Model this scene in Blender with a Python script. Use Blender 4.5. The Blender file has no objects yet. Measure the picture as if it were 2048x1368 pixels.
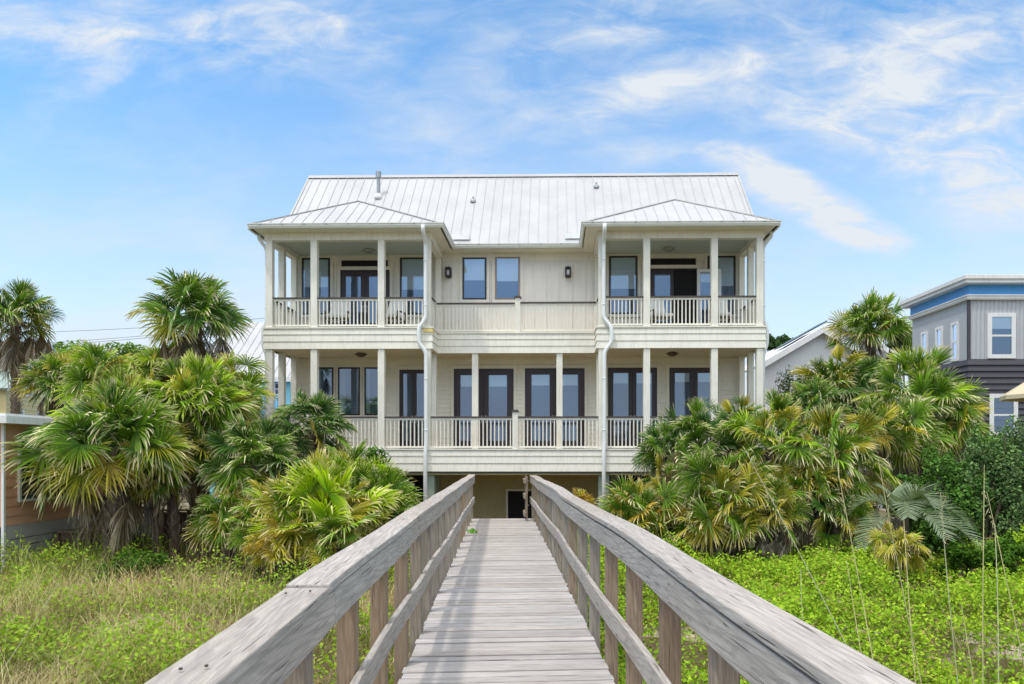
import bpy, math
import numpy as np
from mathutils import Vector
R_ = math.radians
scene = bpy.context.scene
COL = scene.collection

# ------------------------------------------------------------------ measuring helpers
F, PU, PV, CH = 1365.0, 1086.0, 904.0, 1.62      # focal length (px of the 2048 photo), principal column, horizon row, eye height
def W(u, v, Y): return np.array(((u-PU)/F*Y, Y, CH+(PV-v)/F*Y))
HY = 21.3; HA = R_(-1.0); HC, HS = math.cos(HA), math.sin(HA)
def HX(u, d):
    k = (u-PU)/F
    return (k*(HY+d*HC)+d*HS)/(HC-k*HS)
def HZ(v, x, d):
    Y = HY+x*HS+d*HC
    return CH+(PV-v)/F*Y

# ------------------------------------------------------------------ scene objects
def tag(o, label=None, cat=None, group=None, kind=None):
    if label: o['label'] = label
    if cat: o['category'] = cat
    if group: o['group'] = group
    if kind: o['kind'] = kind
    return o
def empty(name, loc=(0, 0, 0), rz=0, label=None, cat=None, group=None):
    o = bpy.data.objects.new(name, None); COL.objects.link(o)
    o.location = loc; o.rotation_euler = (0, 0, rz); o.empty_display_size = .2
    return tag(o, label, cat, group)
class MB:
    def __init__(s): s.v = []; s.f = []; s.c = []; s.n = 0
    def add(s, verts, faces, col=None):
        b = s.n; s.v.extend([tuple(map(float, p)) for p in verts]); s.n += len(verts)
        s.f.extend([tuple(b+i for i in f) for f in faces])
        s.c.extend([col if col else (1, 1, 1, 1)]*len(verts)); return s
    def box(s, x0, x1, y0, y1, z0, z1, col=None):
        V = [(x0,y0,z0),(x1,y0,z0),(x1,y1,z0),(x0,y1,z0),(x0,y0,z1),(x1,y0,z1),(x1,y1,z1),(x0,y1,z1)]
        return s.add(V, [(0,3,2,1),(4,5,6,7),(0,1,5,4),(1,2,6,5),(2,3,7,6),(3,0,4,7)], col)
    def tube(s, pts, r, n=8, col=None, cap=True):
        pts = [np.array(p, float) for p in pts]; m = len(pts)
        rs = r if hasattr(r, '__len__') else [r]*m
        V = []; ref = None
        for i, p in enumerate(pts):
            t = pts[min(i+1, m-1)]-pts[max(i-1, 0)]; t /= np.linalg.norm(t)+1e-9
            if ref is None: ref = np.array((0, 0, 1.)) if abs(t[2]) < .9 else np.array((1., 0, 0))
            a = ref-t*np.dot(ref, t); a /= np.linalg.norm(a)+1e-9; ref = a; b = np.cross(t, a)
            for k in range(n):
                w = 2*math.pi*(k+.5)/n; V.append(p+rs[i]*(math.cos(w)*a+math.sin(w)*b))
        Fc = [(i*n+k, i*n+(k+1) % n, (i+1)*n+(k+1) % n, (i+1)*n+k) for i in range(m-1) for k in range(n)]
        if cap: Fc += [tuple(range(n))[::-1], tuple((m-1)*n+k for k in range(n))]
        return s.add(V, Fc, col)
    def sweep(s, path, prof, col=None, close=False):
        """prof = [(offset to the right of the path, z)], path = [(x, y)] with mitred corners"""
        P = [np.array(p, float) for p in path]; m = len(P); V = []
        for i in range(m):
            ns = []
            if i > 0: d = P[i]-P[i-1]; d /= np.linalg.norm(d); ns.append(np.array((d[1], -d[0])))
            if i < m-1: d = P[i+1]-P[i]; d /= np.linalg.norm(d); ns.append(np.array((d[1], -d[0])))
            nn = sum(ns); nn /= np.linalg.norm(nn); nn /= np.dot(nn, ns[0])
            for o, z in prof: V.append((P[i][0]+nn[0]*o, P[i][1]+nn[1]*o, z))
        k = len(prof); K = k if close else k-1
        Fc = [(i*k+j, (i+1)*k+j, (i+1)*k+(j+1) % k, i*k+(j+1) % k) for i in range(m-1) for j in range(K)]
        if close: Fc += [tuple(range(k)), tuple((m-1)*k+j for j in range(k))[::-1]]
        return s.add(V, Fc, col)
    def build(s, name, mat, parent=None, smooth=False, bevel=0, label=None, kind=None):
        me = bpy.data.meshes.new(name); me.from_pydata(s.v, [], s.f); me.update()
        ca = me.attributes.new('Col', 'FLOAT_COLOR', 'POINT')
        ca.data.foreach_set('color', np.array(s.c, np.float32).ravel())
        me.materials.append(mat)
        if smooth: me.polygons.foreach_set('use_smooth', [True]*len(me.polygons))
        o = bpy.data.objects.new(name, me); COL.objects.link(o)
        if parent: o.parent = parent
        if bevel:
            b = o.modifiers.new('bevel', 'BEVEL'); b.width = bevel; b.segments = 2; b.limit_method = 'ANGLE'
        return tag(o, label, None, None, kind)
def mesh_np(name, V, Q, C, mat, parent=None, smooth=False):
    V = np.asarray(V, np.float32); Q = np.asarray(Q, np.int32)
    me = bpy.data.meshes.new(name)
    me.vertices.add(len(V)); me.vertices.foreach_set('co', V.ravel())
    k = Q.shape[1]
    me.loops.add(Q.size); me.loops.foreach_set('vertex_index', Q.ravel())
    me.polygons.add(len(Q)); me.polygons.foreach_set('loop_start', np.arange(0, Q.size, k, dtype=np.int32))
    me.update(calc_edges=True); me.validate()
    ca = me.attributes.new('Col', 'FLOAT_COLOR', 'POINT'); C = np.asarray(C, np.float32)
    if C.shape[1] == 3: C = np.hstack([C, np.ones((len(C), 1), np.float32)])
    ca.data.foreach_set('color', C.ravel())
    me.materials.append(mat)
    if smooth: me.polygons.foreach_set('use_smooth', [True]*len(me.polygons))
    o = bpy.data.objects.new(name, me); COL.objects.link(o)
    if parent: o.parent = parent
    return o
def copy_tree(o, parent=None):
    c = o.copy(); COL.objects.link(c)
    if parent: c.parent = parent
    for ch in [x for x in COL.objects if x.parent == o]: copy_tree(ch, c)
    return c

# ------------------------------------------------------------------ materials
class NT:
    def __init__(s, name):
        s.m = bpy.data.materials.new(name); s.m.use_nodes = True; s.t = s.m.node_tree; s.t.nodes.clear()
        s.out = s.n('ShaderNodeOutputMaterial')
    def n(s, typ, **kw):
        x = s.t.nodes.new(typ)
        for k, v in kw.items():
            if k.startswith('i_'): x.inputs[k[2:].replace('_', ' ')].default_value = v
            else: setattr(x, k, v)
        return x
    def l(s, a, b): s.t.links.new(a, b)
    def ramp(s, src, stops):
        r = s.n('ShaderNodeValToRGB'); e = r.color_ramp.elements
        while len(e) < len(stops): e.new(.5)
        for i, (p, c) in enumerate(stops): e[i].position = p; e[i].color = c if len(c) == 4 else (*c, 1)
        s.l(src, r.inputs[0]); return r.outputs[0]
    def coord(s, scale=(1, 1, 1), kind='Object'):
        tc = s.n('ShaderNodeTexCoord'); mp = s.n('ShaderNodeMapping'); mp.inputs['Scale'].default_value = scale
        s.l(tc.outputs[kind], mp.inputs[0]); return mp.outputs[0]
    def noise(s, vec, scale, detail=4, rough=.55, dist=0):
        x = s.n('ShaderNodeTexNoise'); x.inputs['Scale'].default_value = scale; x.inputs['Detail'].default_value = detail
        x.inputs['Roughness'].default_value = rough; x.inputs['Distortion'].default_value = dist
        s.l(vec, x.inputs['Vector']); return x.outputs['Fac']
    def mix(s, a, b, fac, typ='MIX'):
        x = s.n('ShaderNodeMix', data_type='RGBA', blend_type=typ)
        for v, i in ((a, 6), (b, 7), (fac, 0)):
            if hasattr(v, 'links'): s.l(v, x.inputs[i])
            elif i == 0: x.inputs[0].default_value = v
            else: x.inputs[i].default_value = v if len(v) == 4 else (*v, 1)
        return x.outputs[2]
    def math(s, op, a, b=None, clamp=False):
        x = s.n('ShaderNodeMath', operation=op, use_clamp=clamp)
        for v, i in ((a, 0), (b, 1)):
            if v is None: continue
            if hasattr(v, 'links'): s.l(v, x.inputs[i])
            else: x.inputs[i].default_value = v
        return x.outputs[0]
    def bump(s, h, strength=.3, dist=.01):
        b = s.n('ShaderNodeBump'); b.inputs['Strength'].default_value = strength; b.inputs['Distance'].default_value = dist
        s.l(h, b.inputs['Height']); return b.outputs[0]
    def principled(s, base, rough=.5, metal=0, spec=.5, normal=None):
        p = s.n('ShaderNodeBsdfPrincipled')
        if hasattr(base, 'links'): s.l(base, p.inputs['Base Color'])
        else: p.inputs['Base Color'].default_value = (*base, 1) if len(base) == 3 else base
        if hasattr(rough, 'links'): s.l(rough, p.inputs['Roughness'])
        else: p.inputs['Roughness'].default_value = rough
        p.inputs['Metallic'].default_value = metal; p.inputs['Specular IOR Level'].default_value = spec
        if normal is not None: s.l(normal, p.inputs['Normal'])
        return p.outputs[0]
    def done(s, sh): s.l(sh, s.out.inputs[0]); return s.m
    def attr(s): a = s.n('ShaderNodeAttribute'); a.attribute_name = 'Col'; return a.outputs['Color']

def paint(name, c, rough=.5, dirt=.12, spec=.4, stain=(.35, .3, .22)):
    t = NT(name); co = t.coord()
    n1 = t.noise(co, 1.3, 5); n2 = t.noise(t.coord((6, 6, .6)), 3.5, 4)
    f = t.math('MULTIPLY', t.ramp(n2, [(.47, (0, 0, 0)), (.80, (1, 1, 1))]), dirt*2.6)
    base = t.mix(c, [x*(1-dirt) for x in c], t.ramp(n1, [(.3, (0, 0, 0)), (.7, (1, 1, 1))]))
    base = t.mix(base, stain, f)
    return t.done(t.principled(base, rough, 0, spec, t.bump(t.noise(co, 35, 3), .06, .004)))
def plain(name, c, rough=.5, metal=0, spec=.5, var=.15, sc=6):
    t = NT(name); n = t.noise(t.coord(), sc, 4)
    b = t.mix([x*(1-var) for x in c], [min(1, x*(1+var)) for x in c], n)
    return t.done(t.principled(b, rough, metal, spec))
def wood(name, light, dark, axis, crack=.8, ring=1.0, rough=.8):
    """weathered timber, grain running along one local axis; per-board tint in the colour attribute"""
    t = NT(name); sc = [1, 1, 1]; sc[axis] = .05
    at = t.attr(); sep = t.n('ShaderNodeSeparateColor'); t.l(at, sep.inputs[0])
    tc = t.n('ShaderNodeTexCoord')
    off = t.n('ShaderNodeCombineXYZ')
    for i in range(3): t.l(t.math('MULTIPLY', sep.outputs[1], 7.3+i*3.1), off.inputs[i])
    ad = t.n('ShaderNodeVectorMath', operation='ADD'); t.l(tc.outputs['Object'], ad.inputs[0]); t.l(off.outputs[0], ad.inputs[1])
    def mp(s):
        m = t.n('ShaderNodeMapping'); m.inputs['Scale'].default_value = s; t.l(ad.outputs[0], m.inputs[0]); return m.outputs[0]
    fine = t.noise(mp([x*1 if i != axis else .02 for i, x in enumerate(sc)]), 230, 3, .65)
    med = t.noise(mp([1 if i != axis else .06 for i in range(3)]), 64, 5, .6, .5)
    big = t.noise(mp([1 if i != axis else .35 for i in range(3)]), 3.2, 4)
    wv = t.n('ShaderNodeTexWave', wave_type='BANDS', bands_direction='DIAGONAL'); wv.inputs['Scale'].default_value = 17
    wv.inputs['Distortion'].default_value = 15; wv.inputs['Detail'].default_value = 2; wv.inputs['Detail Scale'].default_value = .55
    t.l(mp([1 if i != axis else .11 for i in range(3)]), wv.inputs['Vector'])
    ringf = t.ramp(wv.outputs['Fac'], [(.08, (0, 0, 0)), (.34, (1, 1, 1))])
    base = t.mix(dark, light, t.ramp(med, [(.25, (0, 0, 0)), (.60, (1, 1, 1))]))
    base = t.mix([x*.62 for x in light], base, t.math('MAXIMUM', ringf, 1-ring*.5))
    base = t.mix(base, t.mix(base, [x*.68 for x in light], .7), t.ramp(big, [(.42, (0, 0, 0)), (.72, (1, 1, 1))]))
    cr = t.ramp(t.noise(mp([1 if i != axis else .03 for i in range(3)]), 95, 2, .5), [(.29, (0, 0, 0)), (.335, (1, 1, 1))])
    base = t.mix([x*.3 for x in dark], base, t.math('MAXIMUM', cr, 1-crack))
    base = t.mix(base, t.ramp(fine, [(.3, (.45, .45, .45)), (.7, (1, 1, 1))]), .55, 'MULTIPLY')
    mul = t.n('ShaderNodeCombineColor')
    for i in range(3): t.l(sep.outputs[0], mul.inputs[i])
    base = t.mix(base, mul.outputs[0], 1.0, 'MULTIPLY')
    # warm tint per board in blue channel
    base = t.mix(base, t.mix(base, (.96, .74, .52), 1.0, 'MULTIPLY'), sep.outputs[2])
    h = t.math('ADD', t.math('MULTIPLY', fine, .4), t.math('ADD', t.math('MULTIPLY', cr, .6), t.math('MULTIPLY', ringf, .25)))
    return t.done(t.principled(base, rough, 0, .25, t.bump(h, .5, .004)))
def leafmat(name, rough=.42, trans=.22, spec=.5):
    t = NT(name); a = t.attr(); n = t.noise(t.coord(), 3.0, 3)
    c = t.mix(t.mix(a, (.72, .78, .7), 1.0, 'MULTIPLY'), a, t.ramp(n, [(.35, (0, 0, 0)), (.65, (1, 1, 1))]))
    p = t.principled(c, rough, 0, spec)
    tr = t.n('ShaderNodeBsdfTranslucent'); t.l(t.mix(c, (1.0, 1.0, .35), .75, 'MULTIPLY'), tr.inputs[0])
    m = t.n('ShaderNodeMixShader'); m.inputs[0].default_value = trans; t.l(p, m.inputs[1]); t.l(tr.outputs[0], m.inputs[2])
    return t.done(m.outputs[0])
def glassmat(name, tint, refl=.3, trans=(.55, .68, .8)):
    t = NT(name)
    g = t.n('ShaderNodeBsdfGlossy'); g.inputs['Roughness'].default_value = .03; g.inputs['Color'].default_value = (*tint, 1)
    t.l(t.bump(t.noise(t.coord(), 1.1, 2), .025, .05), g.inputs['Normal'])
    tr = t.n('ShaderNodeBsdfTransparent'); tr.inputs[0].default_value = (*trans, 1)
    m = t.n('ShaderNodeMixShader'); fr = t.n('ShaderNodeLayerWeight'); fr.inputs[0].default_value = .2
    t.l(t.math('ADD', t.math('MULTIPLY', fr.outputs['Fresnel'], .8), refl, True), m.inputs[0])
    t.l(tr.outputs[0], m.inputs[1]); t.l(g.outputs[0], m.inputs[2])
    return t.done(m.outputs[0])

M = {}
M['cream'] = paint('cream_trim_paint', (.85, .815, .715), .5, .12)
M['wall'] = paint('cream_wall_paint', (.79, .74, .63), .55, .07)
M['boardwall'] = paint('pale_board_paint', (.81, .775, .705), .55, .08)
M['khaki'] = paint('khaki_stucco', (.52, .43, .22), .8, .18)
M['ceil'] = paint('porch_ceiling_blue', (.50, .55, .52), .6, .05)
M['lowceil'] = paint('lower_ceiling', (.66, .57, .40), .6, .05)
M['white'] = paint('white_paint', (.82, .83, .82), .4, .04)
M['gutter'] = paint('gutter_white', (.80, .80, .76), .35, .06)
M['dark'] = plain('dark_bronze', (.022, .016, .018), .4)
M['darkrail'] = plain('dark_handrail', (.075, .055, .05), .6)
M['bronze'] = plain('tan_bronze_frame', (.30, .22, .15), .5)
M['doorwood'] = plain('dark_door_stain', (.030, .017, .022), .38)
M['room'] = plain('dark_room', (.05, .085, .15), .8)
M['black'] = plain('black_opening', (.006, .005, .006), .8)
M['blind'] = plain('roller_blind', (.72, .77, .77), .8, var=.04)
M['glass'] = glassmat('window_glass', (.62, .77, 1.0), .23, (.86, .92, .97))
M['lampglass'] = plain('lantern_glass', (.7, .7, .68), .2)
M['metal'] = plain('galvanised_metal', (.35, .36, .36), .45, .6)
M['rust'] = plain('rusty_fixture', (.10, .07, .05), .7)
M['curtain'] = plain('pale_curtain', (.30, .35, .40), .9)
M['cushion'] = plain('white_cushion', (.78, .77, .74), .9, var=.05)
M['pile'] = paint('green_treated_pile', (.32, .40, .33), .8, .25)
def roofmat():
    t = NT('white_standing_seam_metal'); co = t.coord()
    n = t.noise(t.coord((1, .25, 1)), 1.4, 5); n2 = t.noise(co, 9, 4)
    b = t.mix((.47, .47, .475), (.40, .40, .405), t.ramp(n, [(.35, (0, 0, 0)), (.75, (1, 1, 1))]))
    b = t.mix(b, (.62, .60, .56), t.math('MULTIPLY', t.ramp(n2, [(.55, (0, 0, 0)), (.9, (1, 1, 1))]), .25))
    at = t.attr(); b = t.mix(b, at, 1.0, 'MULTIPLY')
    return t.done(t.principled(b, .38, 0, .5, t.bump(t.noise(co, 2.2, 2), .05, .05)))
M['roof'] = roofmat()
M['deckwood'] = wood('weathered_deck_boards', (.60, .56, .53), (.36, .325, .305), 0, .9, .3)
M['railwood'] = wood('weathered_rail_boards', (.575, .525, .475), (.33, .295, .265), 1, .95, 1.0)
M['postwood'] = wood('weathered_posts', (.40, .35, .295), (.22, .185, .155), 2, .6, .8)
M['fencewood'] = wood('dark_fence_boards', (.27, .20, .14), (.10, .07, .05), 2, .8, .5)
M['leaf'] = leafmat('palm_leaf', .5, .25, .22)
M['leafsoft'] = leafmat('soft_leaf', .6, .3, .15)
M['dry'] = leafmat('dry_leaf', .8, .2, .2)
M['grass'] = leafmat('grass_blade', .7, .3, .1)
def barkmat(name, a, b):
    t = NT(name); co = t.coord(); n = t.noise(t.coord((1, 1, .3)), 22, 5); at = t.attr()
    c = t.mix(t.mix(a, b, t.ramp(n, [(.3, (0, 0, 0)), (.7, (1, 1, 1))])), at, 1.0, 'MULTIPLY')
    return t.done(t.principled(c, .9, 0, .2, t.bump(n, .8, .02)))
M['bark'] = barkmat('palm_bark', (.13, .095, .07), (.33, .27, .21))
def groundmat():
    t = NT('dune_ground'); co = t.coord()
    n = t.noise(co, .55, 6, .62); n2 = t.noise(co, 9, 6, .65); n3 = t.noise(co, 60, 3)
    sand = t.mix((.46, .38, .28), (.60, .52, .40), n3)
    soil = t.mix((.085, .075, .03), (.20, .15, .085), n2)
    b = t.mix(soil, sand, t.ramp(n, [(.54, (0, 0, 0)), (.63, (1, 1, 1))]))
    return t.done(t.principled(b, .95, 0, .1, t.bump(n2, .6, .05)))
M['ground'] = groundmat()

rng = np.random.default_rng(7)
# ------------------------------------------------------------------ ground
def sstep(a, b, x): t = np.clip((x-a)/(b-a), 0, 1); return t*t*(3-2*t)
def gz(x, y):
    x = np.asarray(x, float); y = np.asarray(y, float)
    z = -.86+.10*np.sin(x*.55+1.3)*np.cos(y*.43)+.06*np.sin(x*1.3-y*.9)+.04*np.sin(x*2.3+y*1.9+.5)
    z = z-.75*sstep(15.5, 20, y)-1.2*sstep(2, -14, y)-.12*sstep(2.0, 0, np.abs(x+.0615*y))
    return z-.3*sstep(40, 90, np.hypot(x, y))
def axis_pts(lo, hi, n, far):
    core = np.linspace(lo, hi, n); k = np.geomspace(1, far, 16)
    return np.concatenate([lo-k[::-1], core, hi+k])
gx = axis_pts(-26, 22, 150, 2500); gy = axis_pts(-8, 40, 140, 3000)
GX, GY = np.meshgrid(gx, gy); GZ = gz(GX, GY)
V = np.stack([GX, GY, GZ], -1).reshape(-1, 3); nx = len(gx)
ii, jj = np.meshgrid(np.arange(len(gy)-1), np.arange(nx-1), indexing='ij'); b = (ii*nx+jj).ravel()
go = mesh_np('ground', V, np.stack([b, b+1, b+nx+1, b+nx], 1), np.ones((len(V), 3)), M['ground'], None, True)
tag(go, 'sandy dune ground under the grass and ground cover', None, None, 'structure')

# ------------------------------------------------------------------ the beach house
H = empty('beach_house', (0, HY, 0), HA, 'two-storey cream beach house with white metal roof and porches at the end of the boardwalk', 'house')
ZF1, ZF2 = 1.70, 5.53                      # porch floor levels
ZC1, ZC2 = 4.84, 8.27                      # underside of floor band, underside of porch beam
XL, XR = HX(531, 0), HX(1527, 0)           # outer faces of corner columns
XIL, XIR = HX(861, 0), HX(1197, 0)         # faces of the central recess
DW = 2.3
# walls: lap siding below, boards and battens above
mb = MB(); z = ZF1-.05; prof = []
while z < ZC1+.15: prof += [(.002, z-.006), (.023, z), (.002, z+.144)]; z += .15
mb.sweep([(XL+.1, 9.5), (XL+.1, DW), (XR-.1, DW), (XR-.1, 9.5)], prof)
mb.build('lower_wall', M['wall'], H)
mb = MB(); mb.box(XL+.1, XR-.1, DW, 9.5, ZC1+.1, 8.52)
for u in (571, 598, 664, 672, 788, 880, 1066.6, 1092, 1117.5, 1143.6, 1170, 1195, 1285, 1405, 1482, 1497, 905, 918, 982, 1047):
    x = HX(u, DW); mb.box(x-.022, x+.022, DW-.02, DW+.01, 5.6, 8.22)
mb.box(XL+.1, XR-.1, DW-.026, DW+.01, 8.22, 8.50)
mb.build('upper_wall', M['boardwall'], H)
# floors, ceilings
mb = MB(); mb.box(XL-.03, XR+.03, .02, DW+.1, ZF1-.12, ZF1); mb.build('lower_deck_floor', M['lowceil'], H)
mb = MB()
for x0, x1, d0 in ((XL-.03, XIL, .02), (XIL, XIR, 1.02), (XIR, XR+.03, .02)):
    mb.box(x0, x1, d0, DW, ZC1+.06, ZF2-.03)
mb.build('upper_deck_floor', M['lowceil'], H)
# clapboard floor bands
def band(name, path, zt, zb, lines):
    mb = MB(); zs = [zt]+lines+[zb]; prof = [(-.1, zt+.045), (.05, zt+.045), (.05, zt), (.012, zt)]
    for a, b in zip(zs[:-1], zs[1:]): prof += [(.012, a-.002), (.034, b+.002), (.012, b)]
    prof += [(-.05, zb)]
    return mb.sweep(path, prof).build(name, M['cream'], H)
PATH2 = [(XL-.04, DW), (XL-.04, 0), (XIL+.04, 0), (XIL+.04, 1.0), (XIR-.04, 1.0), (XIR-.04, 0), (XR+.04, 0), (XR+.04, DW)]
zz = lambda v: HZ(v, 0, 0)
band('upper_floor_band', PATH2, zz(656), zz(697), [zz(668), zz(682)])
mb = MB(); mb.box(XIL-.22, XIL+.075, -.052, .02, zz(664), zz(657)); mb.box(XIL+.042, XIL+.076, .021, .22, zz(664), zz(657)); mb.build('bare_trim_patch', plain('yellowed_bare_trim', (.75, .58, .22), .7), H)
band('lower_floor_band', [(XL-.04, DW+4), (XL-.04, 0), (XR+.04, 0), (XR+.04, DW+4)], zz(900), zz(943), [zz(912), zz(926.5)])
# columns
def column(x, d, z0, z1, w=.205):
    mb = MB(); h = w/2; mb.box(x-h, x+h, d-h, d+h, z0, z1); mb.box(x-h-.015, x+h+.015, d-h-.015, d+h+.015, z0, z0+.03)
    mb.build('column', M['cream'], H, bevel=.008)
xs_front = [XL+.105, HX(629.5, .1), HX(763.5, .1), XIL-.105, XIR+.105, HX(1293, .1), HX(1428, .1), XR-.105]
for x in xs_front:
    column(x, .105, ZF2, ZC2+.01); column(x, .105, ZF1, ZC1+.08)
for x in (XL+.105, XR-.105):
    for d in (1.05, 2.12): column(x, d, ZF2, ZC2+.01, .19); column(x, d, ZF1, ZC1+.08, .19)
for x in (XIL-.105, XIR+.105):
    column(x, 1.12, ZF1, ZC1+.08, .2)
column(XIL-.105, 2.1, ZF2, ZC2+.01, .19); column(XIR+.105, 2.1, ZF2, ZC2+.01, .19)
for u in (950.5, 1119): column(HX(u, 1.1), 1.12, ZF1, ZC1+.08, .2)
# porch beams, soffits
for x0, x1 in ((XL, XIL), (XIR, XR)):
    mb = MB(); mb.box(x0-.03, x1+.03, -.01, .21, ZC2, 8.50)
    mb.box(x0-.03, x0+.2, .212, DW, ZC2, 8.497); mb.box(x1-.2, x1+.03, .212, DW, ZC2, 8.497)
    mb.build('porch_beam', M['cream'], H)
    mb = MB(); mb.box(x0+.2, x1-.2, .21, DW, 8.44, 8.48); mb.build('porch_ceiling', M['ceil'], H)
mb = MB(); mb.box(XL-.4, XIL+.42, -.40, DW+.02, 8.50, 8.55); mb.box(XIR-.44, XR+.4, -.40, DW+.02, 8.50, 8.55)
mb.box(XIL+.42, XIR-.44, 1.82, DW+.02, 8.50, 8.55)
mb.build('soffit', M['cream'], H)
# roofs
tanp = 1.15; DE, ZE = 1.75, 8.66; DRG = 4.85; ZR = ZE+tanp*(DRG-DE)
RX0, RX1 = HX(619, DRG), HX(1475, DRG)
mb = MB()
sl = math.hypot(1, tanp); nrm = np.array((0, -tanp, 1))/sl
def roof_quad(mb, P, th=.04):
    P = [np.array(p, float) for p in P]; n = np.cross(P[1]-P[0], P[2]-P[0]); n /= np.linalg.norm(n)
    if n[2] < 0: n = -n
    k = len(P); mb.add(P+[p-n*th for p in P], [tuple(range(k)), tuple(range(k, 2*k))[::-1]]+[(i, i+k, (i+1) % k+k, (i+1) % k) for i in range(k)])
roof_quad(mb, [(RX0, DE, ZE), (RX1, DE, ZE), (RX1, DRG, ZR), (RX0, DRG, ZR)])
roof_quad(mb, [(RX1, 2*DRG-DE+.8, ZE-.9), (RX0, 2*DRG-DE+.8, ZE-.9), (RX0, DRG+.01, ZR), (RX1, DRG+.01, ZR)])
k = 0; x = RX0+.17
while x < RX1-.05:                         # standing seams
    p0 = np.array((x, DE, ZE)); p1 = np.array((x, DRG-.03, ZR-.03*tanp))
    a = np.array((.010, 0, 0)); n = nrm*.02
    mb.add([p0-a, p0+a, p1+a, p1-a, p0-a+n, p0+a+n, p1+a+n, p1-a+n], [(4, 5, 6, 7), (0, 1, 5, 4), (1, 2, 6, 5), (3, 0, 4, 7)], (.97, .97, .97, 1))
    x += .335
rf = mb.build('main_roof', M['roof'], H)
mb = MB(); mb.sweep([(RX0-.02, DRG), (RX1+.02, DRG)], [(.14, ZR-.10), (.0, ZR+.055), (-.14, ZR-.10)], (.86, .86, .87, 1))
for xx in (RX0, RX1):
    p = [np.array((xx, DE-.03, ZE)), np.array((xx, DRG, ZR))]
    for q0, q1 in ((p[0], p[1]),):
        mb.add([q0+(-.03, 0, -.12), q0+(.03, 0, -.12), q1+(.03, 0, -.12), q1+(-.03, 0, -.12), q0+(-.03, 0, .03), q0+(.03, 0, .03), q1+(.03, 0, .03), q1+(-.03, 0, .03)],
               [(0, 3, 2, 1), (4, 5, 6, 7), (0, 1, 5, 4), (1, 2, 6, 5), (2, 3, 7, 6), (3, 0, 4, 7)], (.92, .92, .9, 1))
mb.build('roof_edge_trim', M['roof'], H)
for xx in (XL+.12, XR-.12):
    mb = MB(); mb.add([(xx, DW, 8.5), (xx, 9.4, 8.5), (xx, DRG, ZR-.1), (xx+.05, DW, 8.5), (xx+.05, 9.4, 8.5), (xx+.05, DRG, ZR-.1)], [(0, 1, 2), (5, 4, 3), (0, 2, 5, 3), (1, 4, 5, 2)])
    mb.build('gable_wall', M['boardwall'], H)
def hip(x0, x1, d0, xa, da, za, zb, dback):
    """porch hip roof: front hip and two side slopes running back into the main roof, with seams"""
    mb = MB(); A = np.array((xa, da, za)); B = np.array((xa, dback, za))
    c0, c1 = np.array((x0, d0, zb)), np.array((x1, d0, zb)); e0, e1 = np.array((x0, dback, zb)), np.array((x1, dback, zb))
    roof_quad(mb, [c0, c1, A]); roof_quad(mb, [c1, e1, B, A]); roof_quad(mb, [e0, c0, A, B])
    for q0, q1 in ((c0, A), (c1, A), (A, B)):
        mb.tube([q0+(0, 0, .01), q1+(0, 0, .01)], .028, 5, (.55, .55, .55, 1))
    x = x0+.22
    while x < x1-.1:
        t = (x-x0)/(xa-x0) if x < xa else (x1-x)/(x1-xa)
        p0 = np.array((x, d0, zb)); p1 = np.array((x, d0+(da-d0)*t*.97, zb+(za-zb)*t*.97)); a = np.array((.010, 0, 0)); n = np.array((0, -.010, .016))
        mb.add([p0-a, p0+a, p1+a, p1-a, p0-a+n, p0+a+n, p1+a+n, p1-a+n], [(4, 5, 6, 7), (0, 1, 5, 4), (1, 2, 6, 5), (3, 0, 4, 7)], (.92, .92, .92, 1)); x += .335
    d = d0+.3
    while d < dback-.05:
        for xe in (x0, x1):
            t = min(1, (d-d0)/(da-d0)); p0 = np.array((xe, d, zb)); p1 = np.array((xe+(xa-xe)*t*.98, d, zb+(za-zb)*t*.98)); mb.tube([p0+(0, 0, .012), p1+(0, 0, .012)], .013, 4, (.82, .82, .82, 1))
        d += .335
    mb.build('porch_roof', M['roof'], H)
hip(HX(501, -.42), HX(877, -.42), -.42, HX(717, 1.4), 1.4, HZ(403, -6.1, 1.4), 8.64, 3.3)
hip(HX(1172, -.42), HX(1556, -.42), -.42, HX(1350, 1.4), 1.4, HZ(400, 4.4, 1.4), 8.64, 3.3)
# gutters
gl0, gl1, gr0, gr1 = HX(503, -.42), HX(882, -.42), HX(1170, -.42), HX(1554, -.42)
gp = [(-.03, 8.50), (.05, 8.50), (.09, 8.56), (.09, 8.60), (.115, 8.615), (.115, 8.635), (.09, 8.635), (.02, 8.60), (-.03, 8.62)]
mb = MB(); mb.sweep([(gl0, DW), (gl0, -.42), (gl1, -.42), (gl1, 1.72), (gr0, 1.72), (gr0, -.42), (gr1, -.42), (gr1, DW)], gp, close=True)
mb.build('gutter', M['gutter'], H)
mb = MB()
for u in list(range(520, 872, 44))+list(range(1186, 1550, 43)):
    x = HX(u, -.53); mb = MB(); mb.box(x-.025, x+.025, -.545, -.50, 8.60, 8.625); mb.build('gutter_clip', M['metal'], H)
for u in range(958, 1160, 41):
    x = HX(u, 1.62); mb = MB(); mb.box(x-.025, x+.025, 1.60, 1.65, 8.60, 8.625); mb.build('gutter_clip', M['metal'], H)
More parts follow.
